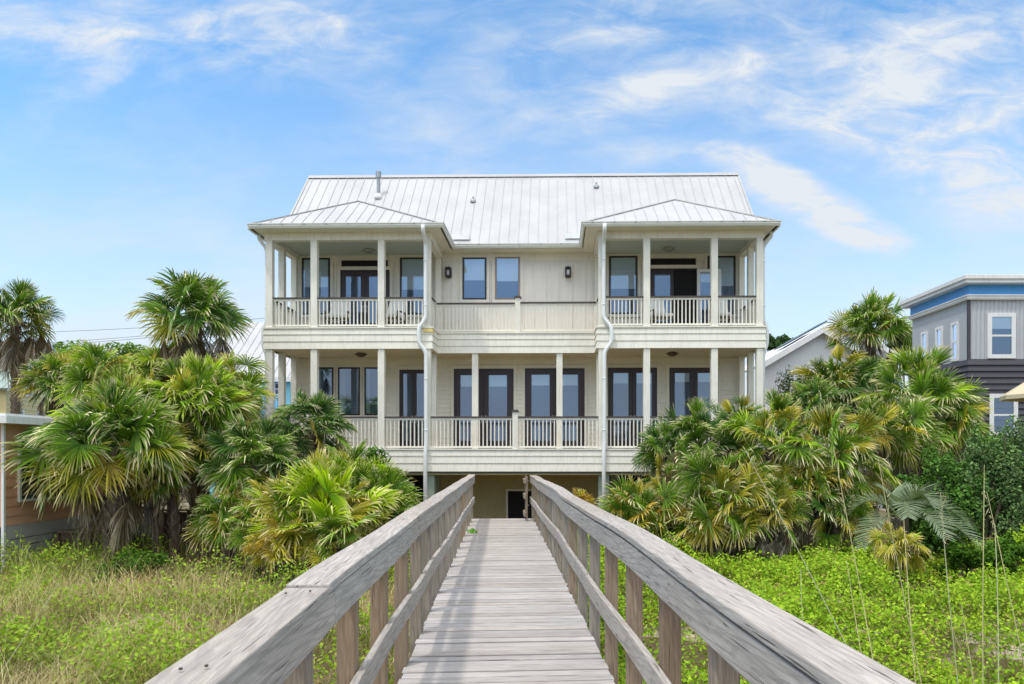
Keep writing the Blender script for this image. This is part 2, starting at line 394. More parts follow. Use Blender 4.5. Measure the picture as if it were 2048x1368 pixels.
# downspouts
def spout(pts, r=.05):
    mb = MB(); P = []
    for i, p in enumerate(pts):                   # rounded elbows
        p = np.array(p)
        if 0 < i < len(pts)-1:
            a = np.array(pts[i-1])-p; b_ = np.array(pts[i+1])-p; la, lb = np.linalg.norm(a), np.linalg.norm(b_); q = min(.12, la*.4, lb*.4)
            for t in np.linspace(0, 1, 5): P.append((p+a/la*q)*(1-t)**2+2*p*t*(1-t)+(p+b_/lb*q)*t**2)
        else: P.append(p)
    mb.tube(P, r, 10)
    for zc in (7.6, 6.2, 3.9, 2.3):
        if pts[0][2] > zc > pts[-1][2]:
            for p, q in zip(pts[:-1], pts[1:]):
                if p[2] >= zc >= q[2] and abs(p[0]-q[0])+abs(p[1]-q[1]) < .05: mb.tube([(p[0], p[1], zc-.02), (p[0], p[1], zc+.02)], r+.008, 10)
    mb.build('downspout', M['white'], H, True)
for u0, u1, s in ((851, 838, 1), (1207.5, 1223, 1)):
    xa, xb = HX(u0, -.1), HX(u1, -.1); zt = 5.75
    spout([(xa, -.50, 8.56), (xa, -.50, 8.40), (xa, -.08, 8.12), (xa, -.08, 5.78), (xb, -.13, 5.48), (xb, -.13, 5.02), (xa+.02, -.10, 4.72), (xa+.02, -.10, 1.9), (xa+.0, -.13, 1.6), (xa, -.13, -1.4)], .062)
for sx, x0, xg in ((-1, XL, gl0), (1, XR, gr1)):
    spout([(xg, .1, 8.50), (xg, .1, 8.36), (x0+sx*.07, .25, 8.08), (x0+sx*.07, .25, 5.8), (x0+sx*.19, .25, 5.5), (x0+sx*.19, .25, 5.0), (x0+sx*.07, .25, 4.7), (x0+sx*.07, .25, -1.4)], .055)
# railings: part > handrail, bottom rail, pickets
def railing(p0, p1, zf, zt, gap=.122, name='railing'):
    p0, p1 = np.array(p0, float), np.array(p1, float); L = np.linalg.norm(p1-p0); t = (p1-p0)/L; n = np.array((t[1], -t[0]))
    def slab(mb, a, b, h, z0, z1):
        A, B = p0+t*a, p0+t*b
        c = [A-n*h, B-n*h, B+n*h, A+n*h]
        mb.add([(*q, z0) for q in c]+[(*q, z1) for q in c], [(0, 3, 2, 1), (4, 5, 6, 7), (0, 1, 5, 4), (1, 2, 6, 5), (2, 3, 7, 6), (3, 0, 4, 7)])
    mb = MB(); slab(mb, 0, L, .02, zt-.11, zt-.045); rail = mb.build(name, M['cream'], H)
    mb = MB(); slab(mb, 0, L, .055, zt-.043, zt); mb.build('handrail', M['darkrail'], rail)
    mb = MB(); slab(mb, 0, L, .022, zf+.05, zf+.105); mb.build('bottom_rail', M['cream'], rail)
    mb = MB(); k = max(1, round(L/gap))
    for i in range(k):
        c = L*(i+.5)/k+rng.normal(0, .003); slab(mb, c-.018, c+.018, .017, zf+.105, zt-.11)
    mb.build('pickets', M['cream'], rail)
ZT2, ZT1 = zz(592), zz(832.5)
cw = .105
for a, b_ in zip(xs_front[:-1], xs_front[1:]):
    if a == xs_front[3]: continue
    railing((a+cw, .1), (b_-cw, .1), ZF2, ZT2)
    railing((a+cw, .1), (b_-cw, .1), ZF1, ZT1)
xn = HX(1035.5, 1.08); ZTC = HZ(605, 0, 1.05)
railing((XIL+.0, 1.08), (xn-.08, 1.08), ZF2, ZTC); railing((xn+.08, 1.08), (XIR, 1.08), ZF2, ZTC+.02)
railing((XIL-.10, .21), (XIL-.06, 1.06), ZF2, ZTC+.06, .1); railing((XIR+.10, .21), (XIR+.06, 1.06), ZF2, ZTC+.06, .1)
xn1 = HX(1030.5, .06)
railing((XIL, .06), (xn1-.09, .06), ZF1, ZT1); railing((xn1+.09, .06), (XIR, .06), ZF1, ZT1)
for x in (XL+.1, XR-.1):
    railing((x, .21), (x, .96), ZF2, ZT2); railing((x, 1.15), (x, 2.03), ZF2, ZT2)
    railing((x, .21), (x, .96), ZF1, ZT1); railing((x, 1.15), (x, 2.03), ZF1, ZT1)
for x, d, z0, z1 in ((xn, 1.08, ZF2, HZ(596, 0, 1.05)), (xn1, .06, ZF1, HZ(824, 0, .06))):
    mb = MB(); mb.box(x-.085, x+.085, d-.085, d+.085, z0, z1); nw = mb.build('newel_post', M['cream'], H)
    mb = MB(); mb.box(x-.12, x+.12, d-.12, d+.12, z1, z1+.035); mb.box(x-.08, x+.08, d-.08, d+.08, z1+.035, z1+.07); mb.build('post_cap', M['darkrail'], nw)
# windows and doors on the porch wall
def frame(mb, x0, x1, z0, z1, w, d0, d1, bottom=True):
    mb.box(x0, x0+w, d0, d1, z0, z1); mb.box(x1-w, x1, d0, d1, z0, z1); mb.box(x0+w, x1-w, d0, d1, z1-w, z1)
    if bottom: mb.box(x0+w, x1-w, d0, d1, z0, z0+w)
def glazing(par, x0, x1, z0, z1, d, blind=0):
    curtain = 0 if blind or rng.random() < .7 else rng.uniform(.15, .35)
    mb = MB(); mb.box(x0, x1, d+.030, d+.034, z0, z1); mb.build('backing', M['room'], par)
    if blind:
        mb = MB(); zb = z1-(z1-z0)*blind; mb.box(x0+.02, x1-.02, d+.016, d+.020, zb, z1); mb.box(x0+.02, x1-.02, d+.012, d+.024, zb-.03, zb); mb.build('blind', M['blind'], par)
    if curtain:
        cw_ = (x1-x0)*curtain; mb = MB()
        for k in range(5): mb.box(x0+.01+cw_*k/5, x0+.01+cw_*(k+.8)/5, d+.018, d+.026-.003*(k % 2), z0+.01, z1-.01)
        mb.build('curtain', M['curtain'], par)
    mb = MB(); mb.add([(x0, d, z0), (x1, d, z0), (x1, d, z1), (x0, d, z1)], [(0, 1, 2, 3)]); mb.build('pane', M['glass'], par)
def window(u0, u1, v0, v1, mat='dark', blind=.6, fw=.055, sill=False):
    x0, x1 = HX(u0, DW-.05), HX(u1, DW-.05); z1, z0 = HZ(v0, (x0+x1)/2, DW), HZ(v1, (x0+x1)/2, DW)
    mb = MB(); frame(mb, x0, x1, z0, z1, fw, DW-.075, DW-.028); o = mb.build('window', M[mat], H, bevel=.005)
    mb = MB(); t = .10
    mb.box(x0-t, x0-.002, DW-.05, DW-.026, z0-t, z1+t); mb.box(x1+.002, x1+t, DW-.05, DW-.026, z0-t, z1+t); mb.box(x0, x1, DW-.05, DW-.026, z1+.002, z1+t); mb.box(x0-t, x1+t, DW-.07, DW-.0265, z0-t, z0-.002) if not sill else None
    if sill: mb.box(x0-t, x1+t, DW-.10, DW-.0265, z0-t*.6, z0-.002)
    mb.build('window_trim', M['boardwall'] if z0 > 5 else M['wall'], o)
    glazing(o, x0+fw, x1-fw, z0+fw, z1-fw, DW-.062, blind); return o
ZB = 631
window(604, 660, 517, 630, blind=.5); window(800, 857, 516, 630, blind=.55)
window(925, 973, 516, 600, blind=.52); window(990, 1040, 515, 600, 'bronze', .55, .05)
window(1218, 1275, 513, 629, blind=.55); window(1415, 1471, 513, 629, blind=.5)
for a, b_ in ((634, 667), (676, 720), (729, 766)): window(a, b_, 735, 831, blind=0)
def trim_around(par, x0, x1, z0, z1, t, mat):
    mb = MB(); mb.box(x0-t, x0-.002, DW-.05, DW-.026, z0, z1+t); mb.box(x1+.002, x1+t, DW-.05, DW-.026, z0, z1+t); mb.box(x0, x1, DW-.05, DW-.026, z1+.002, z1+t); mb.build('door_trim', mat, par)
def leaf(par, x0, x1, z0, z1, d, st, blind, handle):
    mb = MB(); mb.box(x0, x0+st, d, d+.045, z0, z1); mb.box(x1-st, x1, d, d+.045, z0, z1); mb.box(x0+st, x1-st, d, d+.045, z1-st*1.0, z1); mb.box(x0+st, x1-st, d, d+.045, z0, z0+.28)
    lf = mb.build('door_leaf', M['doorwood'], par, bevel=.004)
    glazing(lf, x0+st, x1-st, z0+.28, z1-st, d+.012, blind)
    if handle:
        hx = x1-.06 if handle > 0 else x0+.06
        mb = MB(); mb.box(hx-.02, hx+.02, d-.012, d, z0+.9, z0+1.15); mb.tube([(hx, d-.05, z0+1.03), (hx-handle*.1, d-.05, z0+1.03)], .011, 6); mb.tube([(hx, d, z0+1.03), (hx, d-.05, z0+1.03)], .011, 6); mb.build('handle', M['metal'], lf)
def french(u0, u1, v0, zf, st=.12, blind=.1, openr=False):
    x0, x1 = HX(u0, DW-.05), HX(u1, DW-.05); xm = (x0+x1)/2; z1 = HZ(v0, xm, DW)
    mb = MB(); frame(mb, x0, x1, zf, z1, .045, DW-.075, DW-.026, False); o = mb.build('door', M['doorwood'], H)
    trim_around(o, x0, x1, zf, z1, .11, M['boardwall'] if zf > 5 else M['wall'])
    leaf(o, x0+.05, xm-.003, zf+.03, z1-.05, DW-.07, st, blind, 0 if openr else 1)
    if not openr: leaf(o, xm+.003, x1-.05, zf+.03, z1-.05, DW-.07, st, blind, -1)
    else:
        mb = MB(); mb.box(xm+.01, x1-.05, DW-.033, DW-.029, zf+.03, z1-.05); mb.build('opening', M['black'], o)
    return o, x0, x1, z1
french(681, 779, 541, ZF2, .14, .0)
o, x0, x1, z1 = french(1300, 1394, 538, ZF2, .11, .0, True)
# the open leaf of the right upper door swung back against the wall
mb = MB(); xo0, xo1 = HX(1394, DW-.15), HX(1442, DW-.15); zt = z1-.05; d = DW-.17
frame(mb, xo0, xo1, ZF2+.03, zt, .105, d, d+.045); lf = mb.build('open_door_leaf', M['white'], H, label='white glazed door leaf swung open'); glazing(lf, xo0+.105, xo1-.105, ZF2+.135, zt-.105, d+.01, .15)
for u0, u1, v0, v1 in ((684, 776, 522, 534), (1301, 1391, 518, 531)):
    x0, x1 = HX(u0, DW), HX(u1, DW); z1, z0 = HZ(v0, x0, DW), HZ(v1, x0, DW)
    mb = MB(); frame(mb, x0, x1, z0, z1, .025, DW-.07, DW-.028); t = mb.build('transom', M['dark'], H)
    mb = MB(); mb.box(x0+.025, x1-.025, DW-.05, DW-.04, z0+.025, z1-.025); mb.build('pane', M['black'], t)
    mb = MB(); mb.box(x0-.06, x1+.06, DW-.06, DW-.0265, z1+.002, z1+.06); mb.box(x0-.08, x1+.08, DW-.065, DW-.0265, z0-.075, z0-.002); mb.build('transom_trim', M['boardwall'], t)
french(799, 858, 740, ZF1, .085, 0); french(908, 1027, 738, ZF1, .17, .16); french(1050, 1169, 737, ZF1, .17, .15)
french(1216, 1314, 736, ZF1, .13, .14); french(1339, 1436, 736, ZF1, .13, .12)
# lanterns, porch lights
for u, v0, v1 in ((897, 536, 554), (1136, 535, 553)):
    x = HX(u, DW-.1); zt, zb = HZ(v0, x, DW-.1), HZ(v1, x, DW-.1)
    mb = MB(); a = .10; mb.box(x-a, x+a, DW-.24, DW-.03, zt-.05, zt); mb.box(x-a, x+a, DW-.24, DW-.03, zb, zb+.04)
    for sx in (-1, 1):
        for dd in (DW-.24, DW-.06): mb.box(x+sx*(a-.025)-.025, x+sx*(a-.025)+.025, dd, dd+.03, zb+.04, zt-.05)
    mb.box(x-.07, x+.07, DW-.05, DW-.022, zb-.02, zt+.03); mb.tube([(x, DW-.14, zt), (x, DW-.14, zt+.06)], .015, 6)
    ln = mb.build('wall_lantern', M['dark'], H)
    mb = MB(); mb.box(x-.045, x+.045, DW-.19, DW-.1, zb+.045, zt-.09); mb.build('lamp_glass', M['lampglass'], ln)
for u, z, d in ((737, 8.38, 1.55), (1337, 8.38, 1.55), (722, 4.83, 1.2), (1345, 4.83, 1.2)):
    x = HX(u, d); mb = MB()
    mb.tube([(x, d, z+.075), (x, d, z+.03), (x, d, z-.03), (x, d, z-.07)], [.13, .16, .14, .06], 12)
    mb.box(x-.2, x+.2, d-.03, d+.03, z-.0, z+.035)
    mb.build('ceiling_light', M['rust'] if z < 6 else M['metal'], H)
# things on the roof
def roofpt(u, v):
    k = (PV-v)/F; d = (k*HY+CH-ZE+tanp*DE)/(tanp-k); return HX(u, d), d, ZE+tanp*(d-DE)
x, d, z = roofpt(757, 392)
mb = MB(); mb.tube([(x, d, z-.1), (x, d, z+.06), (x, d, z+.12)], [.17, .13, .075], 12); pv = mb.build('pipe_boot', M['white'], H, True)
mb = MB(); mb.tube([(x, d, z+.08), (x, d, z+.78)], .065, 12); mb.tube([(x, d, z+.70), (x, d, z+.93)], .10, 12); mb.build('vent_pipe', M['metal'], H)
for u, v in ((946.5, 402), (1192.5, 375)):
    x, d, z = roofpt(u, v)
    mb = MB(); mb.tube([(x, d, z-.05), (x, d, z+.02), (x, d, z+.09)], [.12, .11, .05], 8); mb.tube([(x, d, z+.06), (x, d, z+.17)], .035, 8); mb.build('roof_vent', M['metal'], H)
x, d, z = roofpt(923, 477); mb = MB(); mb.box(x-.28, x+.28, d-.12, d+.06, z-.05, z+.12); mb.build('roof_diverter', M['white'], H)
x, d, z = roofpt(1147, 476); mb = MB(); mb.box(x-.28, x+.28, d-.12, d+.06, z-.05, z+.12); mb.build('roof_diverter', M['white'], H)
# undercroft
zb = -1.9
mb = MB(); mb.box(HX(878, 2.6), HX(1196, 2.6), 2.6, 2.8, zb, 1.0); mb.build('undercroft_wall', M['khaki'], H)
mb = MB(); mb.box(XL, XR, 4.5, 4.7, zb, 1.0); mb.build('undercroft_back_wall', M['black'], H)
mb = MB(); mb.box(XL, XR, .1, 4.5, .90, .95); mb.build('undercroft_ceiling', M['khaki'], H)
x0, x1 = HX(1016, 2.6), HX(1063, 2.6); z1 = HZ(982, x0, 2.6)
mb = MB(); mb.box(x0, x1, 2.57, 2.598, zb+.1, z1); dr = mb.build('undercroft_door', M['black'], H)
mb = MB(); mb.box(x0-.07, x0-.002, 2.55, 2.598, zb+.1, z1+.07); mb.box(x1+.002, x1+.07, 2.55, 2.598, zb+.1, z1+.07); mb.box(x0, x1, 2.55, 2.598, z1+.002, z1+.07); mb.build('door_trim', M['wall'], dr)
for x, dd in [(xx, .16) for xx in (HX(545, .1), HX(690, .1), HX(857, .1), HX(1208, .1), HX(1360, .1), HX(1515, .1))]+[(HX(868, 1.6), 1.6), (HX(1230, 2.4), 2.4)]:
    mb = MB(); mb.box(x-.17, x+.17, dd, dd+.34, zb, .96); mb.build('pile', M['pile'], H, bevel=.02)

# ------------------------------------------------------------------ chairs on the upper porches
def make_chair(name, loc, rz, label, g):
    o = empty(name, loc, rz, label, 'chair', g)
    mb = MB()
    mb.tube([(-.34, -.36, .40), (-.34, .30, .36), (-.30, .52, .98)], .022, 6); mb.tube([(.34, -.36, .40), (.34, .30, .36), (.30, .52, .98)], .022, 6)
    mb.box(-.34, .34, -.37, -.33, .34, .38); mb.box(-.34, .34, .27, .31, .32, .36); mb.tube([(-.36, -.36, .60), (-.36, .38, .62)], .025, 6); mb.tube([(.36, -.36, .60), (.36, .38, .62)], .025, 6)
    mb.build('frame', M['rust'], o)
    for sx in (-1, 1):
        for y in (-.34, .28):
            mb = MB(); mb.tube([(sx*.34, y, 0), (sx*.34, y, .60 if y < 0 else .38)], .022, 6); mb.build('leg', M['rust'], o)
    mb = MB(); mb.box(-.33, .33, -.38, .28, .40, .52); mb.build('seat_cushion', M['cushion'], o, bevel=.04)
    mb = MB(); th = R_(20)
    P = []
    for zz_, hw in ((.48, .32), (1.16, .29)):
        for dy in (0, -.12): P.append((hw, zz_, dy))
    V = []
    for zq, hw in ((.50, .33), (1.12, .29)):
        y = .22+(zq-.5)*.38
        V += [(-hw, y, zq), (hw, y, zq), (hw, y+.12, zq), (-hw, y+.12, zq)]
    mb.add(V, [(0, 3, 2, 1), (4, 5, 6, 7), (0, 1, 5, 4), (1, 2, 6, 5), (2, 3, 7, 6), (3, 0, 4, 7)]); mb.build('back_cushion', M['cushion'], o, bevel=.04)
    return o
def hworld(x, d, z): return (x*HC-d*HS, HY+x*HS+d*HC, z)
g = 'white cushioned chairs on the upper porches'
ch0 = make_chair('porch_chair', hworld(HX(676, .8), .8, ZF2), HA+R_(8), 'white cushioned chair beside the left window on the upper left porch', g)
for u, a, lab in ((784, -10, 'white cushioned chair near the downspout on the upper left porch'), (1320, 12, 'white cushioned chair in front of the doors on the upper right porch'), (1438, -8, 'white cushioned chair in front of the open white door on the upper right porch')):
    c = copy_tree(ch0); c.location = hworld(HX(u, .8), .8, ZF2); c.rotation_euler = (0, 0, HA+R_(a)); c['label'] = lab

# ------------------------------------------------------------------ boardwalk
BA = math.atan2(-(1002-PU), F)
BW = empty('boardwalk', (0, 0, 0), BA, 'weathered grey timber boardwalk with handrails leading up to the house', 'boardwalk')
def wob(y, ph, a): return a*(math.sin(y*1.15+ph)*.55+math.sin(y*2.3+ph*2.1)*.3+math.sin(y*.55+ph*.7)*.5)
YE = 16.85
LATL = lambda y: -(.665-.03*max(0, min(1, (y-5)/11)))+wob(y, 1.0, .010)
LATR = lambda y: .765-.055*max(0, min(1, (y-4)/12))+wob(y, 2.6, .012)
ZCAP = lambda y, ph: 1.105-.025*max(0, (3.0-y)/2)-.045*max(0, min(1, (y-5)/11))+wob(y, ph, .012)
mb = MB(); y = -3.0
while y < YE-.13:
    wdt = .118+rng.normal(0, .0025); s = rng.uniform(.86, 1.07); g_ = rng.random(); wm = max(0, rng.normal(.06, .10)); dz = rng.normal(0, .0022)
    xl, xr = -.72+rng.normal(0, .006), .80+rng.normal(0, .006)
    n = 4; c = (s, g_, wm, 1); tw = rng.normal(0, .002)
    ce = (s*.30, g_, wm, 1); V, Fc, Cc = [], [], []
    for xx in (xl, xr):
        for yy, zq, cq in ((0, -.038, ce), (0, -.008, ce), (.007, dz, c), (wdt-.007, dz+tw, c), (wdt, -.008, ce), (wdt, -.038, ce)): V.append((xx, y+yy, zq)); Cc.append(cq)
    b_ = mb.n; mb.add(V, [(i, i+6, (i+1) % 6+6, (i+1) % 6) for i in range(6)]+[tuple(range(6)), tuple(range(6, 12))[::-1]]); mb.c[b_:b_+12] = Cc
    y += wdt+rng.uniform(.007, .014)
deck = mb.build('deck', M['deckwood'], BW)
mb = MB()
for x in (-.69, .03, .75): mb.box(x-.02, x+.02, -3, YE-.02, -.25, -.042, (.7, rng.random(), .3, 1))
mb.build('joists', M['railwood'], BW)
def longboard(fx, fz, w, h, y0, y1, inner, step=.12):
    """one board running along the walk, following its wavering line; a thin seam every few metres"""
    mb = MB(); joints = [y0]
    while joints[-1] < y1-2.0: joints.append(joints[-1]+rng.uniform(2.3, 3.4))
    joints[-1] = y1
    for a, b_ in zip(joints[:-1], joints[1:]):
        a2, b2 = a+.003, b_-.003; ys = np.linspace(a2, b2, max(2, int((b2-a2)/step))); s = rng.uniform(.9, 1.05); g_ = rng.random(); wm = max(0, rng.normal(.1, .08))
        sl = rng.normal(0, .005); V = []
        for yy in ys:
            x = fx(yy); z = fz(yy)+sl
            V += [(x, yy, z-h), (x+w, yy, z-h), (x+w, yy, z), (x, yy, z)]
        n = len(ys); Fc = []
        for i in range(n-1):
            for k in range(4):
                q = (i*4+k, i*4+(k+1) % 4, (i+1)*4+(k+1) % 4, (i+1)*4+k); Fc.append(q[::-1] if w > 0 else q)
        Fc += [(0, 1, 2, 3), tuple((n-1)*4+k for k in range(4))[::-1]] if w > 0 else [(3, 2, 1, 0), tuple((n-1)*4+k for k in range(4))]
        mb.add(V, Fc, (s, g_, wm, 1))
    return mb
Y0 = -2.9
for side, lat, ph in ((-1, LATL, .4), (1, LATR, 1.9)):
    cap = longboard(lambda y: lat(y), lambda y: ZCAP(y, ph), side*.168, .04, Y0, YE, 0).build('handrail', M['railwood'], BW, bevel=.006)
    longboard(lambda y: lat(y)+side*.008, lambda y: ZCAP(y, ph)-.042, side*.038, .145, Y0, YE-.02, 0).build('side_board', M['railwood'], BW, bevel=.005)
    longboard(lambda y: lat(y)+side*.006+wob(y, ph+3, .010), lambda y: .535+wob(y, ph+1.3, .014), side*.040, .14, Y0, YE-.02, 0).build('mid_rail', M['railwood'], BW, bevel=.005)
    # posts
    y = YE-.10 if side < 0 else YE-.10
    while y > Y0:
        x = lat(y)+side*.049; yj = y+rng.normal(0, .03); w = .095+rng.normal(0, .003)
        mb = MB(); mb.box(min(x, x+side*w), max(x, x+side*w), yj-.05, yj+.05, -1.75, ZCAP(y, ph)-.045, (rng.uniform(.8, 1.15), rng.random(), max(0, rng.normal(.15, .3)), 1))
        mb.build('post', M['postwood'], BW, bevel=.006); y -= .885
# screw heads on the cap
mb = MB()
for side, lat, ph in ((-1, LATL, .4), (1, LATR, 1.9)):
    y = YE-.1
    while y > Y0:
        for k in (.05, .11):
            x = lat(y)+side*k+rng.normal(0, .008); yy = y+rng.normal(0, .03); z = ZCAP(yy, ph)
            mb.tube([(x, yy, z-.004), (x, yy, z+.0012)], .0045, 6)
        y -= .885
mb.build('screw_heads', M['rust'], BW)
# gate standing open at the far end, seen edge on
gt = MB(); xg = LATR(YE)-.09
gt.box(xg-.03, xg+.01, 16.0, 16.12, .05, 1.04, (1.0, .3, .5, 1)); gt.box(xg-.03, xg+.01, 16.62, 16.74, .05, 1.04, (.95, .6, .5, 1))
gate = gt.build('gate', M['postwood'], BW, label='narrow timber gate standing open')
for i, z in enumerate((.10, .52, .88)):
    mb = MB(); mb.box(xg-.075, xg-.032, 15.98, 16.76, z, z+.10, (1.1, .2*i, .35, 1)); mb.build('gate_board', M['postwood'], gate)
mb = MB()
for z in (.30, .90): mb.box(xg+.012, xg+.075, 16.70, 16.735, z, z+.025)
mb.build('hinge', M['metal'], gate)

# ------------------------------------------------------------------ palms
UP = np.array((0, 0, 1.))
def nrmz(v): return v/(np.linalg.norm(v, axis=-1, keepdims=True)+1e-9)
def lerp(a, b, t): return np.asarray(a)*(1-t)+np.asarray(b)*t
class NP:
    def __init__(s): s.V = []; s.Q = []; s.C = []; s.n = 0
    def add(s, V, Q, C): s.V.append(V); s.Q.append(Q+s.n); s.C.append(C); s.n += len(V)
    def build(s, name, mat, parent=None, smooth=False):
        return mesh_np(name, np.concatenate(s.V), np.concatenate(s.Q), np.concatenate(s.C), mat, parent, smooth)
def strip_tube(np_, pts, w, cols):
    """three-sided stalk"""
    m = len(pts); t = nrmz(np.gradient(pts, axis=0)); a = nrmz(np.cross(t, np.array((.13, .31, .94)))); b_ = np.cross(t, a)
    V = np.stack([pts+(a*math.cos(q)+b_*math.sin(q))*w[:, None] for q in (0, 2.094, 4.189)], 1).reshape(-1, 3)
    Q = np.array([(i*3+k, i*3+(k+1) % 3, (i+1)*3+(k+1) % 3, (i+1)*3+k) for i in range(m-1) for k in range(3)])
    np_.add(V, Q, np.repeat(cols, 3, 0))
def fan_leaf(np_, r, hub, B, N, R, spread, nseg, arch, droop, cols, join=.34, jit=.08):
    """one costapalmate fan: pleated blade that splits into drooping tips"""
    B = B/np.linalg.norm(B); S = np.cross(B, N); S /= np.linalg.norm(S)+1e-9; N = np.cross(S, B)
    f = np.array((.02, .22, join, .60, .78, .91, 1.0)); wf = np.array((1, 1, .92, .56, .38, .22, .03)); nf = len(f)
    ae = np.linspace(-spread, spread, nseg+1)+r.normal(0, .012, nseg+1)
    al, ar = ae[:-1], ae[1:]; ac = (al+ar)/2+r.normal(0, jit*.35, nseg); hw = (ar-al)/2
    Rk = R*(.80+.20*np.cos(ac*.55))*r.normal(1, .05, nseg)
    ang = ac[:, None, None]+hw[:, None, None]*wf[None, :, None]*np.array((-1, 1))[None, None, :]
    # keep the free tips narrow and straight
    rad = Rk[:, None, None]*f[None, :, None]
    x = rad*np.cos(ang); y = rad*np.sin(ang)
    par = np.where(np.arange(nseg+1) % 2 == 0, 1., -1.)
    pz = np.stack([par[:-1], par[1:]], -1)[:, None, :]*rad*.042*np.minimum(1, wf*1.3)[None, :, None]
    ff = f[None, :, None]
    z = pz-arch*(x.clip(0)**2)/R*.40
    cup = -.16*np.abs(y)+.14*(y**2)/R
    tw = r.normal(0, jit, nseg)[:, None, None]*((ff-.4).clip(0))*R
    P = hub+x[..., None]*B+y[..., None]*S+(z-cup+tw)[..., None]*N
    dk = droop*(r.uniform(.2, 1.6, nseg))[:, None, None]*R*((ff-.5).clip(0)**2)*1.15
    # some tips are broken and hang straight down
    brk = (r.random(nseg) < .12)[:, None, None]*R*((ff-.76).clip(0))*r.uniform(.6, 1.3, nseg)[:, None, None]
    P[..., 2] -= dk+brk
    P = P.reshape(-1, 3)
    k = np.arange(nseg)[:, None]*nf*2; j = np.arange(nf-1)[None, :]*2; b0 = (k+j)
    Q = np.stack([b0, b0+1, b0+3, b0+2], -1).reshape(-1, 4)
    base, mid, tip = cols; t = f[None, :, None, None]
    sv = r.normal(1, .24, nseg).clip(.5, 1.6)[:, None, None, None]
    dryk = r.uniform(.74, 1.22, nseg)[:, None, None, None]
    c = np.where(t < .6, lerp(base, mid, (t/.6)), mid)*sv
    tt = np.clip((t-dryk*.80)/.16, 0, 1); c = c*(1-tt)+np.asarray(tip)*tt
    C = np.broadcast_to(c, (nseg, nf, 2, 3)).reshape(-1, 3)
    np_.add(P, Q, np.clip(C, 0, 1))
PAL = {   # base, middle, tip colours
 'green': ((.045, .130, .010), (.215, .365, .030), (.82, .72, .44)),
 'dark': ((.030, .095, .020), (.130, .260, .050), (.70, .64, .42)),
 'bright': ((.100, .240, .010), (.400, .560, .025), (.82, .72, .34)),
 'lime': ((.110, .270, .006), (.480, .640, .020), (.86, .76, .36)),
 'yellow': ((.170, .240, .015), (.560, .480, .050), (.78, .64, .36)),
 'gold': ((.42, .30, .04), (.62, .42, .06), (.66, .52, .26)),
 'dry': ((.20, .13, .07), (.36, .27, .17), (.50, .42, .31)),
 'grey': ((.26, .21, .17), (.44, .38, .32), (.56, .50, .43))}
